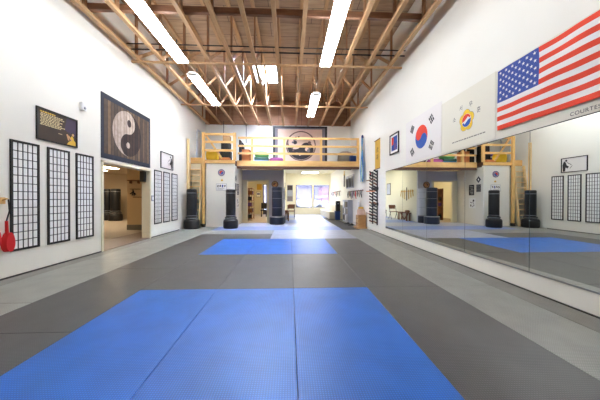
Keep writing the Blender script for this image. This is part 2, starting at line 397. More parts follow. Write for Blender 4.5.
# adjoining room beyond the left opening
st(MB().box(-14, XL - .24, 2, 16, -.16, 0, 'carpet'), 'floor_hall')
st(MB().box(XL - .24, XL, DY0, DY1, -.03, .004, 'brownfloor'), 'floor_threshold')
st(MB().box(-5.5, XL - .24, 4.5, 10.1, 0, .004, 'brownfloor'), 'floor_strip')
b = MB(); b.box(-14.1, -14, 2, 16, 0, 2.7, 'beige'); b.box(-14, XL - .24, 15.9, 16, 0, 2.7, 'beige'); b.box(-14, XL - .24, 2, 2.1, 0, 2.7, 'beige'); st(b, 'wall_hall')
st(MB().box(-14, XL - .24, 2, 16, 2.7, 2.8, 'beige'), 'ceiling_hall')
st(MB().box(-6.42, XL - .24, 10.24, 10.36, 0, 2.7, 'peach'), 'wall_partition')
st(MB().box(-6.42, XL - .24, 10.215, 10.24, 0, .2, 'grey2'), 'baseboard_partition')

# ------------------------------------------------------------------ mats on the floor
C0, MW, R0, ML = -2.0287, 1.0415, 3.511, 2.165
cx = lambda i: C0 + i * MW
ry = lambda j: R0 + j * ML
def matt(x0, x1, y0, y1, m, label, group):
    g = .0022
    MB().box(x0 + g, x1 - g, y0 + g, y1 - g, -.029, 0, m, .003).build('floor_mat', label=label, cat='mat', group=group)
names = ['left', 'middle', 'right']
for i in range(3):
    matt(cx(i), cx(i + 1), ry(-2), ry(-1), 'blue', 'blue ribbed mat under the camera, %s column' % names[i], 'blue mats')
    matt(cx(i), cx(i + 1), ry(-1), ry(0), 'blue', '%s one of the three big blue ribbed mats in the foreground' % names[i], 'blue mats')
    matt(cx(i), cx(i + 1), ry(0), ry(1), 'black', '%s one of three charcoal mats between the two blue blocks' % names[i], 'charcoal mats')
    matt(cx(i), cx(i + 1), ry(1), ry(2), 'blue2' if 0 else 'blue', '%s one of the three blue mats in the farther block' % names[i], 'blue mats')
ys = [-1.9, .26, 2.43, 4.6, 6.76, 8.92]
wh = ['out behind the camera', 'beside the camera', 'nearest the lower left corner', 'second from the front', 'beside the wide doorway', 'farthest, ending at the pale strip']
for k in range(5):
    matt(cx(-1), cx(0), ys[k], ys[k + 1], 'black', 'charcoal mat in the left dark column, %s' % wh[k if k < 4 else 5], 'charcoal mats')
    matt(cx(3), cx(4), ry(k - 3), ry(k - 2), 'black', 'charcoal mat right of the blue mats, %s' % ['out behind the camera', 'beside the camera', 'nearest in the right column', 'second in the right column', 'farthest in the right column'][k], 'charcoal mats')
gy = [-1.2, .97, 3.13, 5.3, 7.47, 9.63, 11.8]
for k in range(6):
    matt(cx(-2), cx(-1), gy[k], gy[k + 1], 'grey', 'light grey mat along the left wall, %s' % ['out behind the camera', 'nearest the camera', 'below the first black screen', 'in front of the wide doorway', 'below the three far screens', 'at the ladder foot'][k], 'light grey mats')
    matt(cx(4), 2.9, ry(k - 3), min(ry(k - 2), 16), 'grey', 'light grey mat along the mirror wall, %s' % ['out behind the camera', 'beside the camera', 'nearest, in the lower right corner', 'second from the front', 'third, below the left mirrors', 'farthest by the crate'][k], 'light grey mats')
matt(XL + .03, cx(-2), -1.2, 13.3, 'grey2', 'narrow grey filler strip tight against the left wall', 'grey filler strips')
matt(2.9, XR - .02, -3, 19.8, 'grey2', 'narrow darker grey filler strip tight against the mirror wall', 'grey filler strips')
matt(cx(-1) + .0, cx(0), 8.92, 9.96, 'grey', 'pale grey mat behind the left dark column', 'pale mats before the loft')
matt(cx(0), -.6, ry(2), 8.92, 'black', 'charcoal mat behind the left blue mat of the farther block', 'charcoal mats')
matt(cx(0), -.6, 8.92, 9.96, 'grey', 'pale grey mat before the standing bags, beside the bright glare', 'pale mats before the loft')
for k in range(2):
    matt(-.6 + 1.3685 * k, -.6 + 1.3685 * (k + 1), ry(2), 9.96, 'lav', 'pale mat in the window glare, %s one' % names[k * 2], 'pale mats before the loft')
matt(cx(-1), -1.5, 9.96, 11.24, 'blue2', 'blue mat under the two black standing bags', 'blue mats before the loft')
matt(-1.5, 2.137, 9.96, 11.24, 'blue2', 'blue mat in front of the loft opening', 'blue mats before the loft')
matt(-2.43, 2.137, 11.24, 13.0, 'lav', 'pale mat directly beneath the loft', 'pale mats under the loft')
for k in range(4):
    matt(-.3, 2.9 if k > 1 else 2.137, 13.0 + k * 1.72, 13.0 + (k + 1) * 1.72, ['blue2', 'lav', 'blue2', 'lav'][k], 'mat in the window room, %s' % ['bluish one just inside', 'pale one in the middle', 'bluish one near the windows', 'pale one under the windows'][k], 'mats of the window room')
st(MB().box(-3.6, -.43, 13.1, 19.9, -.03, 0, 'carpet'), 'floor_office')

# ------------------------------------------------------------------ roof trusses
def truss(x):
    e = empty('roof_truss', (x, 0, 5.08), '', 'truss', 'roof trusses')
    MB().box(x - .045, x + .045, -3.98, YB - .05, 5.08, 5.16, 'truss').build('bottom_chord', e)
    MB().box(x - .045, x + .045, -3.98, YB - .05, 6.31, 6.395, 'truss').build('top_chord', e)
    nod = [-3.4 + 1.755 * k for k in range(10)]
    for k, y in enumerate(nod):
        if y > YB - .1: break
        MB().box(x - .02, x + .02, y - .045, y + .045, 5.15, 6.32, 'trussd').build('web_post', e)
        if y + 1.75 < YB: MB().bar((x + .0, y + .08, 5.17), (x, y + 1.62, 6.32), .038, .085, 'truss').build('web_diagonal', e)
    return e
tx = [-4.211 + i * .6466 for i in range(12)]
t0 = truss(tx[0]); t0['label'] = 'open web timber roof truss nearest the left wall'
ordn = ['second', 'third', 'fourth', 'fifth', 'sixth']
for i in range(1, 12):
    if i < 6: l = 'open web timber roof truss, %s from the left wall' % ordn[i - 1]
    elif i < 11: l = 'open web timber roof truss, %s from the flag wall' % ordn[10 - i]
    else: l = 'open web timber roof truss nearest the flag wall'
    dup(t0, (tx[i] - tx[0], 0, 0), l)
MB().box(-4.25, 2.95, 5.42, 5.5, 5.17, 5.3, 'brace').build('cross_brace', label='timber brace darkened as backlit, laid across the trusses nearest the camera', cat='beam', group='cross braces')
MB().box(XL, XR, 7.2, 7.26, 5.03, 5.075, 'truss').build('cross_brace', label='timber brace across the trusses beside the black pipes', cat='beam', group='cross braces')
MB().box(XL, XR, 10.4, 10.46, 5.03, 5.075, 'truss').build('cross_brace', label='timber brace across the trusses nearest the loft', cat='beam', group='cross braces')
b = MB().tube([(XL, 7.05, 5.3), (XR, 7.05, 5.3)], .02, 'steel').build('sprinkler_pipe', label='thin black pipe running across the trusses, lower of the pair', cat='pipe', group='black pipes')
b = MB().tube([(XL, 7.0, 5.42), (XR, 7.0, 5.42)], .015, 'steel').build('sprinkler_pipe', label='thin black pipe running across the trusses, upper of the pair', cat='pipe', group='black pipes')

# ------------------------------------------------------------------ fluorescent strips
def strip(x, y0, y1, w, label, z=4.9):
    e = empty('strip_light', (x, (y0 + y1) / 2, z), label, 'ceiling light', 'fluorescent strip lights')
    b = MB(); h = w / 2
    k_ = .74
    vs = [(x - h * k_, y0, z + .07), (x - h * .5, y0, z + .11), (x + h * .5, y0, z + .11), (x + h * k_, y0, z + .07), (x + h * k_, y0, z + .06), (x + h * .45, y0, z + .09), (x - h * .45, y0, z + .09), (x - h * k_, y0, z + .06)]
    v2 = [(a, y1, c) for a, _, c in vs]; n = 8
    b.add(vs + v2, [(i, (i + 1) % n, (i + 1) % n + n, i + n) for i in range(n)] + [list(range(n))[::-1], list(range(n, 2 * n))], 'white'); b.build('reflector', e)
    for s in (-1, 1): MB().tube([(x + s * w * .36, y0 + .03, z + .03), (x + s * w * .36, y1 - .03, z + .03)], .032, 'tube', 8).build('tube', e)
    for yy in (y0 + .02, y1 - .04):
        MB().box(x - w * .42, x + w * .42, yy, yy + .02, z - .005, z + .07, 'white').build('lamp_holder', e)
    for yy in (y0 + .4, y1 - .4): MB().box(x - .01, x + .01, yy - .01, yy + .01, z + .09, 5.3, 'steel').build('hanger', e)
strip(-2.89, 4.52, 6.98, .34, 'fluorescent strip light at upper left, the nearer of the left row')
strip(-2.89, 7.6, 10.1, .34, 'fluorescent strip light at left, the one nearer the loft')
strip(.98, 4.52, 7.0, .32, 'big fluorescent strip light at top centre, nearer of the right row')
strip(.93, 8.86, 11.3, .34, 'fluorescent strip light hanging before the loft, right of the skylight')
for k, (x, y) in enumerate(((-2.89, 1.4), (.98, 1.4))):  # unseen lights added to both rows for the near end of the room
    strip(x, y, y + 2.45, .33, 'fluorescent strip light %s' % ['added unseen to the left row, almost overhead of the camera', 'added unseen to the right row, almost overhead of the camera'][k])
def panel_light(x0, x1, y0, y1, z, label, emat):
    e = empty('panel_light', ((x0 + x1) / 2, (y0 + y1) / 2, z), label, 'ceiling light')
    MB().box(x0, x1, y0, y1, z + .02, z + .06, 'white').build('housing', e); MB().box(x0 + .03, x1 - .03, y0 + .03, y1 - .03, z, z + .02, emat).build('diffuser', e)
M['diff'] = mat('light_diffuser', (255, 250, 238), .5, emit=20)
M['diffw'] = mat('warm_light_diffuser', (255, 232, 196), .5, emit=24)
panel_light(.9, 2.1, 18.2, 18.7, 3.13, 'bright ceiling panel light in the window room', 'diff')
panel_light(.6, 1.8, 15.2, 15.7, 3.15, 'ceiling panel light of the window room, nearer the loft', 'diff')
panel_light(-2.0, -.8, 14.8, 15.4, 3.15, 'ceiling panel light in the office past the grey wall', 'diffw')
panel_light(-8.4, -8.1, 10.2, 12.4, 2.63, 'ceiling light in the adjoining hall, seen at the doorway top', 'diffw')
panel_light(-11.2, -9.2, 12.9, 13.2, 2.63, 'added ceiling light brightening the deep hall above the standing bags', 'diffw')  # lamp added to brighten the back of the hall
panel_light(-7.4, -7.1, 3.2, 5.4, 2.63, 'unseen ceiling light of the adjoining hall, out of the doorway view', 'diffw')  # unseen lamp, set out of sight to light the hall

# ------------------------------------------------------------------ loft
b = MB(); b.box(-2.43, XR, 11.68, YB, 2.78, 2.95, 'darkwood'); b.box(-3.72, -2.43, 11.25, YB, 2.79, 2.95, 'darkwood'); b.box(XL, -3.72, 11.4, YB, 2.79, 2.95, 'darkwood')
st(b, 'floor_loft')
def top(name, mb, label, cat, group=None): return mb.build(name, label=label, cat=cat, group=group)
e = empty('loft_railing', (0, 11.65, 2.73), 'honey coloured timber railing with three rails along the loft front', 'railing')
MB().box(-2.4, XR - .01, 11.62, 11.67, 2.73, 2.98, 'pine').build('fascia_board', e)
MB().box(-2.4, XR - .01, 11.63, 11.7, 2.62, 2.73, 'darkwood').build('joist', e)
for z in (3.31, 3.65, 4.02): MB().box(-2.36, XR - .03, 11.61, 11.65, z - .045, z + .045, 'pine').build('rail', e)
for x in (-1.73, -.25, 1.46, 3.19): MB().box(x - .05, x + .05, 11.65, 11.74, 2.95, 4.07, 'pinez').build('post', e)
e = empty('corner_railing', (-3, 11.25, 2.78), 'taller timber railing section on top of the white storeroom', 'railing')
MB().box(-3.8, -2.4, 11.19, 11.25, 2.79, 2.93, 'pine').build('fascia_board', e)
for z in (3.36, 3.73, 4.07): MB().box(-3.8, -2.37, 11.21, 11.25, z - .05, z + .05, 'pine').build('rail', e)
MB().box(-3.81, -3.7, 11.12, 11.21, .0, 4.12, 'pinez', ).build('post', e)
MB().box(-2.5, -2.38, 11.25, 11.34, 2.95, 4.16, 'pinez').build('post', e)
MB().box(-3.83, -3.69, 11.1, 11.22, 0, .14, 'base').build('post_foot', e)
MB().bar((-3.7, 11.3, 4.05), (-3.0, 11.3, 3.02), .05, .08, 'pine').build('diagonal_brace', e)

# steep stair between left wall and storeroom
e = empty('loft_ladder', (-4.05, 11.2, 0), 'steep timber stair climbing to the loft beside the left wall', 'stairs')
for x in (-4.36, -3.875):
    MB().bar((x, 10.96, .0), (x, 11.27, 2.78), .04, .12, 'palepine', (0, 1, 0)).build('stringer', e)
for k in range(10):
    z = .26 + k * .25; y = 10.96 + .31 * z / 2.78
    MB().box(-4.335, -3.885, y - .07, y + .07, z - .02, z + .02, 'palepine').build('tread', e)
MB().box(-4.36, -4.27, 10.88, 10.96, 0, 3.78, 'palepine').build('post', e)
MB().box(-4.335, -3.885, 11.345, 11.365, 1.2, 2.78, 'cream').build('back_board', e)
top('loft_ledge', MB().box(XL + .005, -3.83, 11.37, 11.395, 2.8, 3.06, 'pine'), 'short timber ledge at the stair top between left wall and railing post', 'beam')
top('grab_rail', MB().tube([(-4.3, 11.9, 2.97), (-4.3, 11.9, 4.35), (-4.3, 12.0, 4.45), (-4.3, 12.35, 4.45), (-4.3, 12.45, 4.35), (-4.3, 12.45, 2.97)], .035, 'pipe'), 'pale pipe hoop handrail standing at the stair top', 'handrail')

# gear kept in the loft
def sack(name, c, rx, ry_, rz, m, label, cat, group=None):
    b = MB(); n = 18; vs = []; fs = []
    prof = [(.72, 0), (.95, .12), (1, .4), (.96, .7), (.78, .9), (.4, 1)]
    for r, h in prof:
        for k in range(n):
            t = 2 * math.pi * k / n; cc, ss = math.cos(t), math.sin(t)
            q = (abs(cc) ** 4 + abs(ss) ** 4) ** -.25
            vs.append((c[0] + cc * q * r * rx * (1 + .04 * math.sin(3 * t + h * 5)), c[1] + ss * q * r * ry_, c[2] + h * rz))
    for i in range(len(prof) - 1):
        for k in range(n): fs.append((i * n + k, i * n + (k + 1) % n, (i + 1) * n + (k + 1) % n, (i + 1) * n + k))
    fs += [list(range(n))[::-1], [(len(prof) - 1) * n + k for k in range(n)]]
    b.add(vs, fs, m, True); return b.build(name, label=label, cat=cat, group=group)
LZ = 2.952
sack('kick_shield', (-3.5, 11.62, LZ), .27, .2, .52, 'yellow', 'bulky yellow pad in the loft behind the corner railing', 'pad')
top('foam_block', MB().box(-3.15, -2.7, 11.4, 11.7, LZ, LZ + .13, 'orange', .02), 'orange foam block on the loft floor beside the yellow pad', 'pad')
e = sack('kick_shield', (-3.38, 12.1, LZ), .13, .2, .62, 'purple', 'purple pad standing between yellow pad and black pads in the loft', 'pad')
MB().box(-3.47, -3.29, 11.885, 11.91, LZ + .3, LZ + .36, 'white').build('strap', e)
for k, (w, z0, z1) in enumerate(((.5, LZ, LZ + .5), (.42, LZ + .5, LZ + .88))):
    top('kicking_pad', MB().box(-3.0 - w / 2 + .03, -2.96 + w / 2 - .03, 11.8, 12.15, z0, z1 - .004, 'blackp', .03), 'big black padded block behind corner railing, %s of the pile' % ['bottom', 'upper one'][k], 'pad', 'black pads in the loft')
top('cardboard_box', MB().box(-3.1, -2.78, 11.82, 12.12, LZ + .881, LZ + 1.2, 'card', .004), 'tan cardboard box on top of the black pads in the loft', 'box')
for k, y in enumerate((11.72, 12.35)):
    e = empty('standing_pad', (-2.3, y, LZ), 'upright black square panel at loft edge, %s' % ['nearer the railing corner', 'farther back'][k], 'pad', 'upright black panels')
    MB().box(-2.33, -2.27, y - .02, y + .42, LZ, LZ + 1.0, 'blackp', .01).build('panel', e)
    MB().box(-2.265, -2.26, y + .02, y + .38, LZ + .48, LZ + .5, 'seam').build('seam', e)
top('cardboard_box', MB().box(-2.24, -1.88, 11.9, 12.3, LZ, LZ + .6, 'orange', .006), 'orange cardboard box behind loft rails near the corner post', 'box')
sack('duffel_bag', (-1.35, 12.3, LZ + .26), .33, .25, .3, 'green', 'light green soft bag on top of the teal pads in the loft', 'bag')
for k in range(2): top('foam_mat', MB().box(-1.68, -1.02, 12.0, 12.6, LZ + .13 * k, LZ + .13 * (k + 1) - .003, ['beltlight', 'teal'][k], .02), '%s foam pad under the green bag in the loft' % ['pale blue bottom', 'dark teal upper'][k], 'pad', 'foam pads in the loft')
sack('duffel_bag', (-.62, 12.1, LZ), .35, .25, .24, 'pink', 'pink and white soft bag lying left of the hung yin yang cloth', 'bag')
sack('duffel_bag', (2.75, 12.4, LZ), .38, .25, .62, 'khaki', 'khaki canvas bag at the right end of the loft', 'bag')
top('storage_bin', MB().box(2.88, 3.16, 11.85, 12.1, LZ, LZ + .34, 'bluebin', .02), 'small blue bin at the right end of the loft', 'bin')
top('small_tag', MB().box(3.03, 3.13, 11.735, 11.745, 3.78, 3.9, 'orange'), 'small orange tag on the right end railing post', 'tag') if 0 else None
for k in range(2): top('dumbbell', MB().tube([(2.0 + k * .22, 12.2, LZ + .05), (2.16 + k * .22, 12.2, LZ + .05)], .02, 'steel').tube([(2.0 + k * .22, 12.2, LZ + .05), (2.04 + k * .22, 12.2, LZ + .05)], .05, 'steel').tube([(2.12 + k * .22, 12.2, LZ + .05), (2.16 + k * .22, 12.2, LZ + .05)], .05, 'steel'), 'small black dumbbell on the loft floor, %s of two' % ['left', 'right'][k], 'dumbbell', 'dumbbells in the loft')
for k, (x, z) in enumerate(((-3.45, 4.2), (-2.28, 4.15))):
    top('conduit', MB().tube([(x, 13.36, z), (x, 13.36, 5.3)], .014, 'steel', 6), 'thin black cable dropping down loft back wall, %s' % ['left one', 'right one'][k], 'cable', 'cables on the loft wall')

# hung yin yang cloth on the loft back wall
a = Art((.555, YB - .002, 4.1), 'back')
e = empty('wall_hanging', (.555, YB, 3.13), 'large square cloth with a dark circle emblem hung behind the loft rails', 'wall hanging')
a.slab(-1.44, 1.44, -.97, .98, 0, .02, 'blackp'); a.slab(-1.33, 1.33, -.97, .88, .02, .024, 'greyborder'); a.slab(-1.18, 1.17, -.97, .82, .024, .028, 'tan')
a.mb.build('cloth', e)
a = Art((.6, YB - .03, 4.04), 'back'); a.circ(0, 0, .78, .001, 'taupe', k=48); a.yinyang(0, 0, .72, -30, .003, 'tan', 'char', 'char', 'tan', .14)
a.circ(0, 0, .79, .0008, 'char', k=48); a.circ(0, 0, .73, .0012, 'tan', k=48)
for k in range(16):
    t = k * 2.4; rr = .2 + .03 * k % .4; a.circ(.34 * math.cos(t) * 1.4, .34 * math.sin(t) * 1.4, .05 + .02 * (k % 3), .0075 + k * .0003, ['taupe', 'greyborder', 'char', 'tan'][k % 4], k=9)
a.mb.build('emblem', e)

# ------------------------------------------------------------------ left wall
def screen(y0, label):
    a = Art((XL + .001, y0, .4), 'left'); w, h = .46, 1.78
    e = empty('shoji_screen', (XL, y0, .4), label, 'wall panel', 'black lattice wall screens')
    a.slab(.01, w - .01, .01, h - .01, 0, .008, 'paper'); a.mb.build('paper_backing', e)
    a = Art((XL + .001, y0, .4), 'left')
    a.slab(0, .035, 0, h, 0, .02, 'blackp').slab(w - .035, w, 0, h, 0, .02, 'blackp').slab(.035, w - .035, 0, .035, 0, .02, 'blackp').slab(.035, w - .035, h - .035, h, 0, .02, 'blackp')
    fr = a.mb.build('frame', e)
    a = Art((XL + .001, y0, .4), 'left')
    for k in range(1, 5): u = .035 + (w - .07) * k / 5; a.slab(u - .0075, u + .0075, .035, h - .035, .008, .0115, 'blackp')
    for k in range(1, 13): v = .035 + (h - .07) * k / 13; a.slab(.035, w - .035, v - .006, v + .006, .009, .0108, 'blackp')
    a.mb.build('lattice', fr)
    return e
s0 = screen(4.145, 'black lattice screen nearest the camera, beside the red paddles')
for y, l in ((4.755, 'black lattice screen under the dark text poster, middle of the near three'), (5.365, 'black lattice screen just left of the doorway banner'),
             (8.365, 'black lattice screen right next to the doorway light switch'), (8.965, 'black lattice screen under the white picture, middle of the far three'), (9.575, 'black lattice screen nearest the ladder and standing bag')):
    dup(s0, (0, y - 4.145, 0), l)
# dark poster with pale text
e = empty('framed_poster', (XL, 4.97, 2.28), 'dark framed poster with pale lines of text and a yellow figure', 'poster')
a = Art((XL + .001, 4.555, 2.28), 'left'); w, h = .84, .575
a.slab(0, w, 0, .025, 0, .025, 'blackp').slab(0, w, h - .025, h, 0, .025, 'blackp').slab(0, .025, .025, h - .025, 0, .025, 'blackp').slab(w - .025, w, .025, h - .025, 0, .025, 'blackp'); a.mb.build('frame', e)
a = Art((XL + .001, 4.555, 2.28), 'left'); a.slab(.02, w - .02, .02, h - .02, 0, .01, 'posterdark'); a.poly([(.55, .3), (.81, .2), (.81, .54), (.6, .54)], .0105, 'sepia')
for r in range(9):
    u = .07 + .012 * (r % 2); v = .5 - r * .028; end = .42 + .14 * ((r * 37) % 5) / 5
    if r == 0: end = .36
    while u < end:
        l = .02 + .035 * random.random(); a.slab(u, u + l, v, v + (.017 if r else .024), .0105, .012, 'postertext' if r else 'posteryel'); u += l + .012
a.slab(.42, .5, .19, .2, .0105, .012, 'postertext')
a.poly([(.6, .03), (.8, .03), (.8, .1), (.76, .14), (.74, .2), (.7, .21), (.68, .17), (.7, .12), (.64, .09)], .013, 'posteryel')
a.circ(.73, .25, .035, .0145, 'ink', k=14); a.circ(.735, .24, .028, .0155, 'skin', k=14); a.rbar(.62, .17, .12, .035, 110, .015, 'skin'); a.rbar(.67, .16, .12, .03, -50, .015, 'skin')
a.mb.build('print', e)
e = empty('motion_sensor', (XL, 5.54, 3.1), 'small white wall sensor above the near screens', 'sensor')
MB().box(XL, XL + .07, 5.46, 5.58, 3.1, 3.27, 'white', .012).build('housing', e); MB().ell((XL + .07, 5.52, 3.15), .02, .03, .03, 'seam', 10).build('lens', e)
# yin yang banner
e = empty('wall_banner', (XL, 7.1, 2.2), 'large square banner of weathered boards and white yin yang above the doorway', 'banner')
a = Art((XL + .002, 6.06, 2.2), 'left'); a.slab(0, 2.06, 0, 1.545, 0, .012, 'bannerblue'); a.slab(.08, 1.98, .12, 1.42, .012, .014, 'boards')
a.mb.build('cloth', e)
a = Art((XL + .017, 7.03, 2.98), 'left')
a.yinyang(0, 0, .62, 90, 0.0, 'chalk', 'darkpaint', None, None)
# heads: pale one on top, dark one below
a.mb = MB(); r = .6
a.circ(0, 0, r, 0, 'darkpaint', k=40); a.circ(0, 0, r, .001, 'chalk', 90, 270); a.circ(0, r / 2, r / 2, .002, 'chalk'); a.circ(0, -r / 2, r / 2, .002, 'darkpaint')
a.circ(.05, r / 2, .085, .003, 'darkpaint', ry=.1); a.circ(.0, -r / 2, .08, .003, 'chalk')
a.mb.build('emblem', e)
# framed ink picture above the far screens
e = empty('framed_picture', (XL, 9.2, 2.29), 'white framed ink picture above the far lattice screens', 'picture')
a = Art((XL + .001, 8.765, 2.29), 'left'); w, h = .9, .57
a.slab(0, w, 0, .025, 0, .03, 'blackp').slab(0, w, h - .025, h, 0, .03, 'blackp').slab(0, .025, .025, h - .025, 0, .03, 'blackp').slab(w - .025, w, .025, h - .025, 0, .03, 'blackp'); a.mb.build('frame', e)
a = Art((XL + .001, 8.765, 2.29), 'left'); a.slab(.02, w - .02, .02, h - .02, 0, .01, 'flagwhite')
a.poly([(.84, .04), (.86, .3), (.8, .45), (.74, .4), (.7, .28), (.62, .22), (.68, .15), (.74, .2), (.76, .05)], .011, 'ink')
a.circ(.72, .46, .04, .0115, 'ink', k=12); a.rbar(.62, .34, .2, .025, 35, .0118, 'greyink'); a.rbar(.55, .2, .14, .02, -50, .0118, 'greyink')
a.mb.build('print', e)
top('light_switch', MB().box(XL, XL + .03, 8.18, 8.3, 1.16, 1.34, 'seam', .005).box(XL + .03, XL + .038, 8.21, 8.27, 1.2, 1.3, 'white'), 'small switch plate on the wall right of the wide doorway', 'switch')
top('door_closer', MB().box(XL - .22, XL - .1, DY1 - .16, DY1 - .02, 1.76, 2.09, 'blackp', .01), 'black bracket at the upper right corner of the wide doorway', 'bracket')
# paddles
e = empty('coat_peg', (XL, 3.85, 1.17), 'yellow wooden peg rail at the left edge holding red paddles', 'peg rail')
MB().box(XL, XL + .03, 3.3, 4.06, 1.16, 1.26, 'pine').build('rail', e)
for y in (3.4, 3.6, 3.82, 4.02): MB().tube([(XL + .03, y, 1.22), (XL + .1, y, 1.24)], .012, 'pine', 8).build('peg', e)
for k, (y, l, z) in enumerate(((4.02, .3, 1.2), (3.83, .22, 1.2), (3.6, .26, 1.2))):
    e = empty('kick_paddle', (XL + .115, y, z - .75), 'red kick paddle hanging on the peg rail, %s' % ['rightmost, closest to the lattice screen', 'second from the screen', 'farthest from the screen'][k], 'kick paddle', 'red kick paddles')
    zz = z - l
    MB().tube([(XL + .115, y, z + .03), (XL + .11, y + .02, z - l * .5), (XL + .085, y, zz)], .009, 'ink', 8).build('wrist_strap', e)
    MB().tube([(XL + .085, y, zz), (XL + .07, y + .02, zz - .2)], .018, 'red', 10, .022).build('handle', e)
    b = MB(); n = 24; vs = []
    for s_ in (-1, 1):
        for i in range(n):
            t = 2 * math.pi * i / n; vs.append((XL + .066 + s_ * .022, y + .04 + .062 * math.cos(t) * (1 + .15 * math.sin(t)) + .02 * s_, zz - .33 - .15 * math.sin(t)))
    b.add(vs, [list(range(n))[::-1], list(range(n, 2 * n))] + [(i, (i + 1) % n, (i + 1) % n + n, i + n) for i in range(n)], 'red', False); b.build('target', e)

# things in the adjoining hall
def std_bag(name, c, rb, r, h, label, bm, basem, group, hb=.36, band=True):
    e = empty(name, c, label, 'punching bag', group)
    bs = MB().lathe([(rb * .93, 0), (rb, .04), (rb, hb - .06), (rb * .93, hb), (r * 1.15, hb + .02)], c, basem).build('base', e)
    MB().lathe([(r * 1.05, hb + .02), (r * 1.2, hb + .05), (r * 1.2, hb + .1), (r * 1.05, hb + .13)], c, basem).build('collar', bs)
    bg_ = MB().lathe([(r * .96, hb + .13), (r, hb + .16), (r, h - .05), (r * .95, h - .01), (r * .7, h)], c, bm).build('bag', e)
    if band:
        for z in (hb + .06, hb + .17, h - .17): MB().lathe([(r * (1.22 if z < hb + .1 else 1.012), z), (r * (1.22 if z < hb + .1 else 1.012), z + .018)], c, 'seam').build('band', bg_)
    return e
std_bag('standing_bag', (-4.04, 10.6, 0), .31, .2, 1.63, 'black standing punching bag in the corner before the ladder', 'vinyl', 'base', 'black standing bags')
std_bag('standing_bag', (-2.47, 10.7, 0), .3, .2, 1.63, 'black standing punching bag in front of the white storeroom wall', 'vinyl', 'base', 'black standing bags')
std_bag('standing_bag', (-9.72, 14.5, 0), .34, .24, 1.78, 'black standing bag with tan band, right one seen through the doorway', 'vinyl', 'base', 'bags in the adjoining hall')
std_bag('standing_bag', (-10.42, 14.9, 0), .34, .24, 1.78, 'dark standing bag in the hall, cut off by the doorway edge', 'vinyl', 'base', 'bags in the adjoining hall')
def tub_bag(c, r, h, rb, bm, label):
    e = empty('standing_bag', c, label, 'punching bag', 'wide standing bags')
    bs = MB().lathe([(rb * .94, 0), (rb, .03), (rb, .33), (rb * .95, .38), (r * 1.05, .39)], c, 'navybase').build('base', e)
    MB().lathe([(rb * 1.005, .345), (rb * 1.01, .35), (rb * .96, .385), (rb * .955, .38)], c, 'seam').build('rim', bs)
    bg_ = MB().lathe([(r * .97, .39), (r, .42), (r, h - .04), (r * .94, h)], c, bm).build('bag', e)
    for z in (.8, 1.25, h - .2): MB().lathe([(r * 1.008, z), (r * 1.008, z + .012)], c, 'seam').build('stitching', bg_)
tub_bag((-.61, 12.32, 0), .255, 1.8, .36, 'navy', 'wide navy standing bag on a navy tub in front of the grey wall')
tub_bag((-.42, 12.875, 0), .19, 1.78, .21, 'whitevinyl', 'white standing bag behind the navy one, clearer in the mirror')
# shelf and hooks on the peach partition
e = empty('wall_shelf', (-6.05, 10.2, 1.83), 'thin pale shelf on the peach wall seen through the doorway', 'shelf')
MB().box(-6.32, -5.86, 10.06, 10.24, 1.93, 1.96, 'brown').build('board', e)
for x in (-6.25, -5.95): MB().box(x, x + .02, 10.1, 10.24, 1.83, 1.93, 'brown').build('bracket', e)
top('wall_shelf', MB().box(-6.25, -5.9, 10.14, 10.24, 1.6, 1.62, 'brown').box(-6.15, -5.85, 10.16, 10.24, 1.28, 1.3, 'brown'), 'low pair of slim rails under the doorway shelf', 'shelf')
a = Art((-6.17, 10.238, 1.5), 'back'); a.mb.tube([(-6.28, 10.2, 1.42), (-6.17, 10.2, 1.5), (-6.06, 10.2, 1.4)], .02, 'ink', 8).tube([(-6.2, 10.2, 1.36), (-6.17, 10.2, 1.6), (-6.12, 10.2, 1.36)], .022, 'ink', 8)
a.mb.box(-6.19, -6.15, 10.2, 10.24, 1.5, 1.53, 'ink'); top('wall_ornament', a.mb, 'dark star shaped hook on the peach wall in the doorway', 'hook')

# ------------------------------------------------------------------ storeroom walls
e = empty('round_plaque', (-3.0, 11.25, 2.29), 'small round purple and red plaque high on the storeroom wall', 'plaque')
a = Art((-3.0, 11.249, 2.385), 'back'); a.mb.tube([(-3.0, 11.25, 2.385), (-3.0, 11.225, 2.385)], .15, 'purple', 24); a.mb.build('rim', e)
a = Art((-3.0, 11.224, 2.385), 'back'); a.circ(0, 0, .125, .001, 'seam'); a.yinyang(0, 0, .08, 0, .002, 'kred', 'kblue'); a.mb.build('face', e)
top('round_plaque', MB().tube([(-2.98, 11.25, 2.05), (-2.98, 11.235, 2.05)], .045, 'gold', 16), 'tiny gold disc between the round plaque and the notice', 'plaque')
e = empty('notice_board', (-3.0, 11.25, 1.58), 'pale notice with dark sketches left above the storeroom bag', 'notice')
a = Art((-3.23, 11.249, 1.6), 'back'); a.slab(0, .46, 0, .3, 0, .015, 'seam'); a.mb.build('frame', e)
a = Art((-3.23, 11.249, 1.6), 'back'); a.slab(.015, .445, .015, .285, .015, .018, 'paper')
for k in range(4): a.poly([(.04 + k * .1, .15), (.1 + k * .1, .13 + .03 * (k % 2)), (.12 + k * .1, .24), (.06 + k * .1, .25)], .019, ['greyink', 'ink', 'flagblue', 'greyink'][k])
for k in range(3): a.slab(.06, .4 - .05 * k, .1 - .03 * k, .11 - .03 * k, .018, .019, 'greyink')
a.mb.build('print', e)
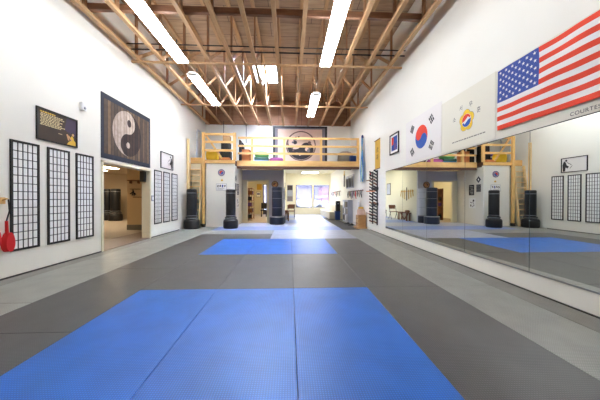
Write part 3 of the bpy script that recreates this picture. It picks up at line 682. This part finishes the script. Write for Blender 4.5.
def poster(y0, y1, z0, z1, m, label, fn=None, rotd=False):
    a = Art((-2.439, y1, z0), 'left'); w, h = y1 - y0, z1 - z0
    a.O = Vector((-2.439, y0, z0))
    if rotd: a.mb.add([a.p(*q) for q in ((w / 2, 0, .004), (w, h / 2, .004), (w / 2, h, .004), (0, h / 2, .004))], [(0, 1, 2, 3)], m); a.mb.add([a.p(*q) for q in ((w / 2, 0, 0), (w, h / 2, 0), (w / 2, h, 0), (0, h / 2, 0))], [(3, 2, 1, 0)], m)
    else: a.slab(0, w, 0, h, 0, .004, m)
    if fn: fn(a, w, h)
    top('wall_poster', a.mb, label, 'poster', 'posters on the storeroom side wall')
def txtrows(a, w, h):
    for r in range(6):
        v = h * (.86 - r * .14); a.slab(w * .15, w * (.85 - .1 * (r % 3)), v - h * .035, v, .004, .005, 'paper')
def grid(a, w, h):
    for r in range(5):
        for c in range(4): a.slab(w * (.08 + .23 * c), w * (.24 + .23 * c), h * (.06 + .19 * r), h * (.18 + .19 * r), .004, .005, 'greyink' if (r + c) % 2 else 'seam')
def draw(a, w, h):
    a.circ(w * .3, h * .75, w * .12, .005, 'ink', k=10); a.rbar(w * .32, h * .5, w * .4, h * .05, 60, .005, 'ink'); a.rbar(w * .65, h * .55, w * .3, h * .06, 20, .005, 'ink')
    a.circ(w * .7, h * .25, w * .12, .005, 'greyink', k=10); a.rbar(w * .35, h * .2, w * .4, h * .06, -30, .005, 'ink')
def dia(a, w, h):
    a.circ(w / 2, h * .5, w * .14, .005, 'paper', k=12)
    a.rbar(w / 2, h * .72, w * .2, h * .05, 0, .0052, 'paper'); a.rbar(w / 2, h * .3, w * .2, h * .05, 0, .0052, 'paper')
poster(11.85, 12.2, 1.42, 1.93, 'blackp2', 'tall dark poster with pale text rows on storeroom side wall', txtrows)
poster(11.42, 11.7, 1.58, 1.93, 'blackp2', 'smaller dark grid poster nearest the storeroom corner', grid)
poster(11.42, 11.72, 2.0, 2.32, 'blackp2', 'diamond shaped dark emblem on the storeroom side wall', dia, True)
poster(11.75, 12.2, .8, 1.28, 'paper', 'white sheet with black ink figures low on storeroom side wall', draw)
top('door_knob', MB().ell((-2.4, 12.93, 1.0), .03, .03, .03, 'chrome', 10), 'small metal knob by the grey door frame', 'knob') if 0 else None
# round wooden plaque on the grey wall
e = empty('round_plaque', (-.74, 13.1, 1.8), 'round carved brown wooden plaque above the navy bag', 'plaque')
MB().tube([(-.76, 13.1, 1.98), (-.76, 13.06, 1.98)], .175, 'brown', 28).build('disc', e)
a = Art((-.76, 13.059, 1.98), 'back'); a.circ(0, 0, .13, .001, 'card'); a.yinyang(0, 0, .09, 0, .002, 'brown', 'orange'); a.mb.build('carving', e)

# office seen through the grey wall's door
e = empty('bookcase', (-2.2, 14.6, 0), 'open shelf crowded with small goods inside the far doorway', 'bookcase')
MB().box(-2.44, -2.4, 14.3, 15.2, 0, 1.85, 'brown').build('back', e)
for y in (14.3, 15.17):
    for x in (-2.4, -2.14): MB().box(x, x + .025, y, y + .025, 0, 1.85, 'brown').build('upright', e)
for k in range(6): MB().box(-2.398, -2.118, 14.326, 15.169, .1 + k * .34, .13 + k * .34, 'brown').build('shelf', e)
cols = ['ink', 'paper', 'brown', 'ink', 'purple', 'seam']; wds = ['black', 'white', 'brown', 'dark', 'purple', 'grey']
# keep the shelf clear of the doorway line: goods are separate things
for k in range(5):
    for j in range(3):
        c = (k * 2 + j) % 6
        top('small_box', MB().box(-2.36, -2.15, 14.36 + j * .28, 14.56 + j * .28, .132 + k * .34, .33 + k * .34, cols[c], .01),
            '%s box, shelf %s up, %s of three' % (wds[c], ['one', 'two', 'three', 'four', 'five'][k], ['nearest', 'middle', 'farthest'][j]), 'box', 'goods on the office shelf')
e = empty('framed_picture', (-2.44, 19.9, 1.35), 'small pale framed certificate on the office end wall', 'picture')
a = Art((-2.63, 19.899, 1.35), 'back'); a.slab(0, .38, 0, .42, 0, .02, 'greyink'); a.mb.build('frame', e)
a = Art((-2.63, 19.899, 1.35), 'back'); a.slab(.03, .35, .03, .39, .02, .022, 'paper'); a.slab(.08, .3, .2, .3, .022, .023, 'flagblue'); a.mb.build('print', e)
a = Art((-2.56, 19.899, 1.92), 'back'); a.slab(0, .38, 0, .46, 0, .012, 'gold'); a.slab(.05, .33, .05, .4, .012, .014, 'posteryel'); top('wall_poster', a.mb, 'yellow poster above the pale certificate on the office end wall', 'poster')
e = empty('office_chair', (-1.75, 17.2, 0), 'dark low chair inside the far doorway', 'chair')
MB().box(-1.95, -1.55, 17.0, 17.4, .42, .5, 'blackp', .02).build('seat', e); MB().box(-1.95, -1.55, 17.38, 17.45, .55, .95, 'blackp', .02).build('backrest', e)
for x in (-1.92, -1.6):
    for y in (17.03, 17.35): MB().box(x, x + .03, y, y + .03, 0, .42, 'steel').build('leg', e)
for x in (-1.92, -1.6): MB().box(x, x + .03, 17.385, 17.415, .5, .6, 'steel').build('back_support', e)

# ------------------------------------------------------------------ window room
e = empty('wall_poster', (.03, 19.9, 1.0), 'tall grey poster with three picture bands left of the windows', 'poster')
a = Art((-.2, 19.899, 1.02), 'back'); a.slab(0, .46, 0, 1.3, 0, .015, 'seam'); a.mb.build('board', e)
a = Art((-.2, 19.899, 1.02), 'back')
for k in range(3): a.slab(.03, .43, .04 + k * .43, .4 + k * .43, .015, .017, ['greyborder', 'lav', 'char'][k])
a.mb.build('print', e)
def chair(x, y, label, rz=0):
    e = empty('folding_chair', (x, y, 0), label, 'chair', 'chairs by the far side wall')
    for s in (-.2, .2):
        MB().tube([(x + s, y - .22, 0), (x + s, y + .2, .85)], .014, 'steel', 8).build('leg', e)
        MB().tube([(x + s, y + .22, 0), (x + s, y - .12, .46)], .014, 'steel', 8).build('leg', e)
    MB().box(x - .2, x + .2, y - .2, y + .14, .44, .47, 'brown', .01).build('seat', e)
    MB().box(x - .19, x + .19, y + .17, y + .2, .62, .86, 'brown', .01).build('backrest', e)
chair(.08, 15.35, 'dark folding chair beside the navy bag, nearer one')
chair(.15, 16.9, 'dark folding chair by the far side wall, second one')
e = empty('wooden_bench', (-.1, 14.4, 0), 'brown wooden bench with crossed legs along the far side wall', 'bench')
MB().box(-.29, -.03, 13.75, 15.0, .42, .47, 'brown', .01).build('seat', e)
for y in (13.85, 14.85):
    MB().box(-.28, -.22, y, y + .06, 0, .42, 'brown').build('leg', e); MB().box(-.1, -.04, y, y + .06, 0, .42, 'brown').build('leg', e)
MB().bar((-.16, 13.9, .4), (-.16, 14.35, .06), .04, .06, 'brown').build('brace', e); MB().bar((-.16, 14.86, .4), (-.16, 14.4, .06), .04, .06, 'brown').build('brace', e)
sack('duffel_bag', (-.16, 13.98, .47), .1, .15, .14, 'brown', 'small brown bag on the end of the wooden bench', 'bag')
e = empty('sword_rack', (-.31, 14.3, 1.3), 'fan of wooden training weapons hung on the far side wall', 'weapon display')
MB().box(-.31, -.28, 13.55, 15.1, 1.66, 1.7, 'pine').build('rail', e)
for k in range(7):
    y = 13.6 + k * .23; dz = .55 - .08 * abs(k - 3); MB().tube([(-.26, y, 1.7 + (.2 if k == 3 else .05)), (-.26, y + .06 * (k - 3) * .5, 1.7 - dz)], .018, 'gold' if k != 3 else 'ink', 8).build('training_sword', e)
e = empty('framed_picture', (-.31, 17, 1.5), 'grey framed picture on the far side wall, seen in the mirror', 'picture')
MB().box(-.31, -.29, 16.7, 17.35, 1.5, 2.3, 'greyink').build('frame', e); MB().box(-.29, -.285, 16.76, 17.29, 1.56, 2.24, 'lav').build('print', e)
# tiered cream bench
e = empty('tiered_bench', (2.8, 17.4, 0), 'cream two tier bench along the right wall under the windows', 'bench')
MB().box(2.42, 3.23, 15.3, 19.85, 0, .42, 'bench', .01).build('lower_tier', e); MB().box(2.85, 3.23, 15.3, 19.85, .42, .85, 'bench', .01).build('upper_tier', e)
MB().box(2.39, 2.44, 15.28, 19.86, .38, .43, 'cream').build('nosing', e)
e = empty('storage_bin', (2.8, 14.75, 0), 'dark blue bin on the floor at the end of the cream bench', 'bin')
MB().box(2.68, 2.96, 14.6, 14.9, 0, .48, 'bluebin', .02).build('body', e); MB().box(2.66, 2.98, 14.58, 14.92, .48, .52, 'beltdark', .01).build('lid', e)
e = empty('loudspeaker', (2.85, 14.75, .522), 'black loudspeaker standing on the dark blue bin', 'speaker')
MB().box(2.72, 2.97, 14.65, 14.88, .522, 1.1, 'blackp', .015).build('cabinet', e); MB().tube([(2.845, 14.65, .72), (2.845, 14.635, .72)], .09, 'steel', 18).build('woofer', e); MB().tube([(2.845, 14.65, .96), (2.845, 14.635, .96)], .04, 'seam', 14).build('tweeter', e)
e = empty('display_cabinet', (3.1, 13.3, 0), 'grey white cabinet covered in small posters beneath the right wall weapons', 'cabinet')
cb_ = MB().box(2.97, 3.25, 12.75, 14.0, 0, 1.18, 'lav', .01).build('body', e)
b = MB()
for k in range(12):
    y = 12.82 + (k % 4) * .29; z = .1 + (k // 4) * .35; b.box(2.962, 2.969, y, y + .22, z, z + .28, ['seam', 'greyink', 'khaki', 'paper', 'char'][(k * 3) % 5])
b.build('poster_sheets', cb_)
for y in (13.35,): MB().box(2.955, 2.972, y, y + .012, .05, 1.15, 'greyink').build('door_gap', e)
top('folded_table', MB().box(3.13, 3.17, 11.2, 12.4, 0, 1.2, 'flagwhite', .012).bar((3.11, 11.3, .1), (3.11, 12.3, .1), .02, .03, 'pipe').bar((3.11, 11.3, .1), (3.11, 11.3, 1.1), .02, .03, 'pipe', (1, 0, 0)).bar((3.11, 12.3, .1), (3.11, 12.3, 1.1), .02, .03, 'pipe', (1, 0, 0)), 'white folded table top standing against the right wall under the hooks', 'table')
# gear rails on right wall
def gear_rail(y0, y1, z, n, label, grp):
    e = empty('gear_rail', (XR, (y0 + y1) / 2, z), label, 'hook rail')
    MB().box(XR - .03, XR, y0, y1, z - .02, z + .03, 'brown').build('rail', e)
    rnd = random.Random(n)
    for k in range(n):
        y = y0 + .1 + (y1 - y0 - .2) * k / (n - 1)
        MB().tube([(XR - .03, y, z), (XR - .09, y, z + .015)], .008, 'chrome', 6).build('hook', e)
    for k in range(n):
        y = y0 + .1 + (y1 - y0 - .2) * k / (n - 1); l = .25 + .15 * rnd.random(); m = ['ink', 'brown', 'ink', 'red', 'char', 'purple'][k % 6]
        q = empty('training_weapon', (XR - .07, y, z - l), '%s training weapon on %s, %s' % ({'ink': 'black', 'brown': 'brown', 'red': 'red', 'char': 'charcoal', 'purple': 'purple'}[m], grp, ['at its near end', 'second from its near end', 'third from its near end', 'fourth from its near end', 'fifth from its near end', 'sixth from its near end', 'seventh from its near end', 'eighth from its near end', 'ninth from its near end'][k]), 'training weapon', 'training weapons on ' + grp)
        MB().tube([(XR - .075, y, z - .005), (XR - .08, y + .01, z - l * .45)], .02, m, 8, .028).build('handle', q)
        MB().tube([(XR - .08, y + .01, z - l * .45), (XR - .06, y + .05 * (k % 3 - 1), z - l)], .03, m, 8, .016).build('blade', q)
        MB().tube([(XR - .08, y - .06, z - l * .45), (XR - .08, y + .07, z - l * .45)], .012, m, 8).build('guard', q)
gear_rail(11.0, 13.7, 1.62, 9, 'brown hook rail with training weapons on the right wall under the loft', 'the near rail')
gear_rail(15.9, 19.2, 1.72, 7, 'brown hook rail on the right wall above the cream bench', 'the far rail')
e = empty('training_sword', (XR - .05, 14.7, 1.95), 'long black sword with yellow grip hung upright on the right wall', 'sword')
MB().tube([(XR - .05, 14.7, 1.95), (XR - .05, 14.7, 2.62)], .03, 'ink', 8).build('scabbard', e); MB().tube([(XR - .05, 14.7, 2.62), (XR - .05, 14.7, 2.66)], .06, 'gold', 10).build('guard', e); MB().tube([(XR - .05, 14.7, 2.66), (XR - .05, 14.7, 2.88)], .025, 'gold', 8).build('grip', e)
MB().box(XR - .05, XR, 14.68, 14.72, 2.5, 2.54, 'brown').build('hook', e)
def shoe(x, y, label):
    b = MB(); n = 12; st_ = [(0, .035, .07), (.06, .042, .085), (.13, .04, .06), (.2, .045, .045), (.25, .03, .03)]; vs = []
    for dy, w, h in st_:
        for k in range(n):
            t = 2 * math.pi * k / n; vs.append((x - dy, y + math.cos(t) * w, max(0, h / 2 + math.sin(t) * h / 2)))
    b.add(vs, [(i * n + k, i * n + (k + 1) % n, (i + 1) * n + (k + 1) % n, (i + 1) * n + k) for i in range(4) for k in range(n)] + [list(range(n))[::-1], list(range(4 * n, 5 * n))], 'ink', True)
    b.build('shoe', label=label, cat='shoe', group='shoes by the right wall')
for k, (x, y) in enumerate(((2.95, 11.55), (2.98, 11.72), (2.93, 12.2), (2.95, 12.36))): shoe(x, y, 'dark shoe on the floor before the folded table, %s' % ['nearest', 'second from the crate', 'third from the crate', 'nearest the cabinet'][k])
e = empty('wall_display', (XR, 13.4, 1.8), 'pale grey panel of hung training weapons above the near hook rail', 'weapon display')
MB().box(XR - .02, XR - .002, 12.6, 14.3, 1.8, 2.5, 'lav').build('panel', e)
for k in range(7):
    y = 12.75 + k * .23; MB().tube([(XR - .04, y, 1.86), (XR - .045, y + .1, 2.4 - .04 * (k % 3))], .02, ['greyink', 'seam', 'char'][k % 3], 6).build('training_blade', e)
# crate with jar
e = empty('wooden_crate', (3.03, 10.6, 0), 'tan wooden crate on a plank base at the right wall', 'crate')
MB().box(2.78, 3.22, 10.35, 10.85, 0, .07, 'card').build('plank_base', e); MB().box(2.86, 3.2, 10.42, 10.78, .07, .55, 'card', .01).build('box', e)
for z in (.2, .4): MB().box(2.853, 2.862, 10.43, 10.77, z, z + .02, 'brown').build('slat_gap', e)
e = empty('storage_jar', (3.03, 10.6, .55), 'cloudy plastic jar with tan lid on top of the wooden crate', 'jar')
MB().lathe([(.15, 0), (.165, .03), (.16, .22), (.11, .27)], (3.03, 10.6, .551), 'tan').build('body', e); MB().lathe([(.105, .27), (.11, .29), (.11, .33), (.09, .345)], (3.03, 10.6, .551), 'gold').build('lid', e)
# hanging belts
e = empty('belt_bundle', (XR - .05, 10.85, 2.0), 'bundle of blue belts hanging high on the right wall beside the loft', 'belts')
MB().tube([(XR - .015, 10.9, 3.92), (XR - .09, 10.9, 3.95)], .02, 'chrome', 8).build('hook', e)
sd = [(10.92, 'beltdark', 3.9, 3.0), (10.86, 'beltblue', 3.75, 2.0), (10.76, 'beltlight', 3.6, 1.98), (10.97, 'beltgreen', 3.7, 2.05), (10.68, 'beltblue', 3.5, 2.1), (11.04, 'beltlight', 3.4, 2.0)]
for k, (y, m, z1, z0) in enumerate(sd):
    b = MB(); N = 12; vs = []
    for i in range(N + 1):
        t = i / N; z = 3.93 + (z0 - 3.93) * t; yy = 10.9 + (y - 10.9) * .6 * min(1, t * 1.6) * (1.6 if t > .6 else 1.2); w = .025 + .025 * min(1, t * 2); xx = XR - .07 - .008 * k + .012 * math.sin(t * 9 + k)
        vs += [(xx, yy - w, z), (xx - .006, yy - w, z), (xx - .006, yy + w, z), (xx, yy + w, z)]
    fs = [(i * 4 + a_, i * 4 + (a_ + 1) % 4, i * 4 + 4 + (a_ + 1) % 4, i * 4 + 4 + a_) for i in range(N) for a_ in range(4)] + [(0, 3, 2, 1), (N * 4, N * 4 + 1, N * 4 + 2, N * 4 + 3)]
    b.add(vs, fs, m); b.build('belt', e)
MB().ell((XR - .08, 10.9, 3.95), .05, .06, .09, 'beltdark', 12).build('knot', e)

# ------------------------------------------------------------------ right wall, upper
e = empty('hanging_scroll', (XR, 9.2, 2.33), 'gold vertical scroll with black characters above the weapon ladder', 'scroll')
a = Art((XR - .002, 9.46, 2.36), 'right'); a.slab(0, .52, 0, 1.05, 0, .008, 'gold'); a.slab(.05, .47, .05, 1.0, .008, .01, 'yellow' if 0 else 'gold')
for k, t in enumerate('武道'): a.text(t, .16, .62 - k * .26, .2, .012, 'ink')
a.mb.build('cloth', e)
MB().tube([(XR - .02, 8.92, 3.42), (XR - .02, 9.48, 3.42)], .016, 'brown', 8).build('top_rod', e); MB().tube([(XR - .02, 8.92, 2.35), (XR - .02, 9.48, 2.35)], .016, 'brown', 8).build('bottom_rod', e)
e = empty('weapon_ladder', (XR, 9.35, .27), 'tall wall rack with two black uprights and rows of dark pegs', 'weapon rack')
for y in (9.68, 9.18): MB().box(XR - .04, XR - .002, y - .022, y + .022, .27, 2.3, 'ink').build('upright', e)
for j, y in enumerate((9.68, 9.18)):
    for k in range(17):
        z = .36 + k * .118
        MB().tube([(XR - .03, y + .03, z - .01), (XR - .16, y - .03, z + .05)], .027, 'ink' if k % 6 else 'brown', 6).build('peg', e)
for z in (1.62, 1.05): MB().box(XR - .05, XR - .005, 9.1, 9.76, z - .05, z + .05, 'ink').build('crosspiece', e)
for k, z in enumerate((1.52, 1.95, .66)):
    top('wooden_staff', MB().tube([(XR - .184, 8.95, z), (XR - .184, 9.95, z + .02)], .017, 'orange' if k == 0 else 'brown', 8), '%s staff lying across the wall weapon rack' % ['bright orange', 'topmost brown', 'lowest brown'][k], 'staff', 'staffs on the weapon rack')
top('small_sign', MB().box(XR - .012, XR, 9.92, 10.12, 2.14, 2.32, 'ink').box(XR - .016, XR - .012, 9.94, 10.1, 2.17, 2.29, 'red'), 'small red sign left of the weapon rack top', 'sign')
e = empty('framed_picture', (XR, 7.7, 2.64), 'black framed picture with red and blue art left of the Korean flag', 'picture')
a = Art((XR - .001, 8.03, 2.64), 'right'); w, h = .66, .63
a.slab(0, w, 0, .035, 0, .03, 'blackp').slab(0, w, h - .035, h, 0, .03, 'blackp').slab(0, .035, .035, h - .035, 0, .03, 'blackp').slab(w - .035, w, .035, h - .035, 0, .03, 'blackp'); a.mb.build('frame', e)
a = Art((XR - .001, 8.03, 2.64), 'right'); a.slab(.03, w - .03, .03, h - .03, 0, .01, 'paper'); a.slab(.12, w - .12, .11, h - .09, .01, .012, 'flagblue'); a.poly([(.12, .28), (.26, .3), (.3, .45), (.25, .54), (.12, .54)], .0125, 'kred'); a.poly([(.3, .12), (.5, .12), (.46, .3), (.36, .34)], .0125, 'purple'); a.circ(.43, .42, .07, .0127, 'kblue', k=16)
a.mb.build('print', e)
# Korean flag, slightly slack cloth
def wavy(mb_art, w, h, nu, nv, fn, cmat, thick=.006):
    """gently rippled cloth: front face of nu x nv cells with a material per cell, plus a back skin"""
    a = mb_art; P = [[a.p(w * i / nu, h * j / nv, fn(i / nu, j / nv) + thick) for i in range(nu + 1)] for j in range(nv + 1)]
    Q = [[a.p(w * i / nu, h * j / nv, fn(i / nu, j / nv)) for i in range(nu + 1)] for j in range(nv + 1)]
    for j in range(nv):
        for i in range(nu):
            a.mb.add([P[j][i], P[j][i + 1], P[j + 1][i + 1], P[j + 1][i]], [(0, 1, 2, 3)], cmat(i, j), True)
            a.mb.add([Q[j][i], Q[j + 1][i], Q[j + 1][i + 1], Q[j][i + 1]], [(0, 1, 2, 3)], cmat(i, j), True)
a = Art((XR - .004, 6.92, 2.24), 'right'); w, h = 1.64, 1.1
a.slab(0, w, 0, h, 0, .006, 'flagwhite')
c0, c1 = w / 2, h / 2 - .01; th = math.degrees(math.atan2(2, 3))
a.yinyang(c0, c1, .285, -th, .008, 'kred', 'kblue')
dd = .54
def tri(su, sv, pat):
    ang = math.degrees(math.atan2(sv * 2, su * 3)); u0, v0 = c0 + su * dd * math.cos(math.radians(th)), c1 + sv * dd * math.sin(math.radians(th))
    cu, cv = math.cos(math.radians(ang)), math.sin(math.radians(ang))
    for k, full in enumerate(pat):
        o = (k - 1) * .056; uu, vv = u0 + cu * o, v0 + cv * o
        if full: a.rbar(uu, vv, .19, .042, ang + 90, .009, 'ink')
        else:
            for s_ in (-1, 1): a.rbar(uu - cv * s_ * .053, vv + cu * s_ * .053, .085, .042, ang + 90, .009, 'ink')
tri(-1, 1, (1, 1, 1)); tri(1, 1, (0, 1, 0)); tri(-1, -1, (1, 0, 1)); tri(1, -1, (0, 0, 0))
top('flag', a.mb, 'white flag with red and blue circle and four black trigrams', 'flag')
# school banner
a = Art((XR - .003, 5.27, 2.19), 'right'); a.slab(0, 1.42, 0, 1.07, 0, .008, 'cloth'); cu0, cv0 = .765, .5
for k in range(5):
    t = math.radians(90 + 72 * k); a.circ(cu0 + .1 * math.cos(t), cv0 + .105 * math.sin(t), .098, .0085 + k * .0001, 'greyink'); a.circ(cu0 + .1 * math.cos(t), cv0 + .105 * math.sin(t), .092, .0095 + k * .0001, 'yellow')
a.circ(cu0, cv0, .13, .0105, 'yellow'); a.circ(cu0, cv0, .12, .011, 'flagwhite'); a.circ(cu0, cv0, .115, .0115, 'kred', 20, 190); a.circ(cu0, cv0 - .0, .115, .0116, 'kblue', 200, 370); a.rbar(cu0, cv0, .15, .05, 35, .0122, 'flagwhite')
for t, u, v in (('소', .375, .575), ('서', .565, .735), ('무', .825, .725), ('훈', 1.015, .56)): a.text(t, u, v, .105, .009, 'ink')
u = .36
while u < 1.22:
    l = .03 + .05 * random.random(); a.slab(u, u + l, .16, .18, .008, .0088, 'greyink'); u += l + .014
top('cloth_banner', a.mb, 'cream banner with yellow flower emblem between the two flags', 'banner')
# american flag panel
a = Art((XR - .002, 3.845, 2.17), 'right'); a.slab(0, 2.05, 0, 1.08, 0, .004, 'cloth'); a.text('COURTESY', 1.05, .035, .062, .0075, 'ink', 1.12)
top('cloth_banner', a.mb, 'cream banner reading COURTESY behind the striped flag', 'banner')
a = Art((XR - .0095, 3.797, 2.31), 'right'); w, h = 1.62, .91
fn = lambda s_, t: .016 + .010 * math.sin((s_ * 1.3 - t * .9) * 7.5) * min(1, s_ * 2.5) + .004 * math.sin(s_ * 23 + t * 5)
NU, NV = 60, 26
wavy(a, w, h, NU, NV, fn, lambda i, j: 'flagblue' if (i < 24 and j >= 12) else ('flagred' if (j // 2) % 2 == 0 else 'flagwhite'), .002)
def star(u, v, r):
    n_ = fn(u / w, v / h) + .0045; return a.poly([(u + (r if k % 2 == 0 else r * .4) * math.sin(math.pi * k / 5), v + (r if k % 2 == 0 else r * .4) * math.cos(math.pi * k / 5)) for k in range(10)], n_, 'flagwhite')
cw, ch = w * 24 / NU, h * 14 / 26; v0 = h * 12 / 26
for r_ in range(9):
    for c_ in range(6 if r_ % 2 == 0 else 5):
        star(cw * ((2 * c_ + 1 + (r_ % 2)) / 12), v0 + ch * (1 - (r_ + 1) / 10), .026)
top('flag', a.mb, 'large american flag with slack red and white stripes', 'flag')

# ------------------------------------------------------------------ mirrors
my = [8.4, 7.12, 5.84, 4.54, 3.28, 2.02, .76]
ml = ['leftmost mirror panel, next to the weapon rack', 'second mirror panel from the left, under the flag with trigrams', 'third mirror panel from the left, under the yellow emblem banner', 'mirror panel under the star field of the striped flag', 'nearest mirror panel visible at the right edge', 'mirror panel beside the camera']
for k in range(6):
    e = empty('mirror_panel', (XR, (my[k] + my[k + 1]) / 2, .27), ml[k], 'mirror', 'wall mirrors')
    MB().box(XR - .008, XR - .001, my[k + 1] + .004, my[k] - .004, .27, 2.165, 'mirror').build('glass', e)
    MB().box(XR - .006, XR - .0005, my[k + 1] - .003, my[k + 1] + .0035, .27, 2.165, 'mirrorseam').build('edge', e)
st(MB().box(XR - .012, XR, .76, 8.4, .25, .27, 'chrome'), 'trim_3')
st(MB().box(XR - .012, XR, .76, 8.4, 2.165, 2.175, 'rubber'), 'trim_4')

# ------------------------------------------------------------------ outdoors past the windows
st(MB().box(-12, 16, 20.1, 60, -.2, -.1, 'asphalt'), 'ground')
e = empty('building', (3, 40, -.1), 'low rose and lilac shopfront building across the car park outside', 'building')
MB().box(-6, 14, 40, 46, -.1, 4.2, 'facade2').build('wall', e)
for k in range(6): MB().box(-5 + k * 3.2, -3.2 + k * 3.2, 39.9, 40, .2, 3.0, 'facade' if k % 2 else 'greyborder').build('shopfront', e)
MB().box(-6.3, 14.3, 39.2, 40, 3.2, 3.5, 'lav').build('awning', e)
def car(x, y, m, label):
    e = empty('car', (x, y, -.1), label, 'car', 'cars outside the windows')
    b = MB(); pr = [(-2.1, .35), (-2.1, .8), (-1.3, .95), (-.8, 1.4), (.7, 1.42), (1.3, .98), (2.1, .85), (2.1, .35)]
    vs = [(x + a_, y + s_, z - .1) for s_ in (-.85, .85) for a_, z in pr]; n = 8
    b.add(vs, [list(range(n)), list(range(n, 2 * n))[::-1]] + [(i, i + n, (i + 1) % n + n, (i + 1) % n) for i in range(n)], m); b.build('body', e)
    for dx in (-1.3, 1.3):
        for dy in (-.8, .8): MB().tube([(x + dx, y + dy - .1, .23), (x + dx, y + dy + .1, .23)], .33, 'ink', 16).build('wheel', e)
car(2.2, 31, 'lav', 'white car parked outside the left window'); car(7.3, 31.5, 'facade', 'rose coloured car parked outside the right window')
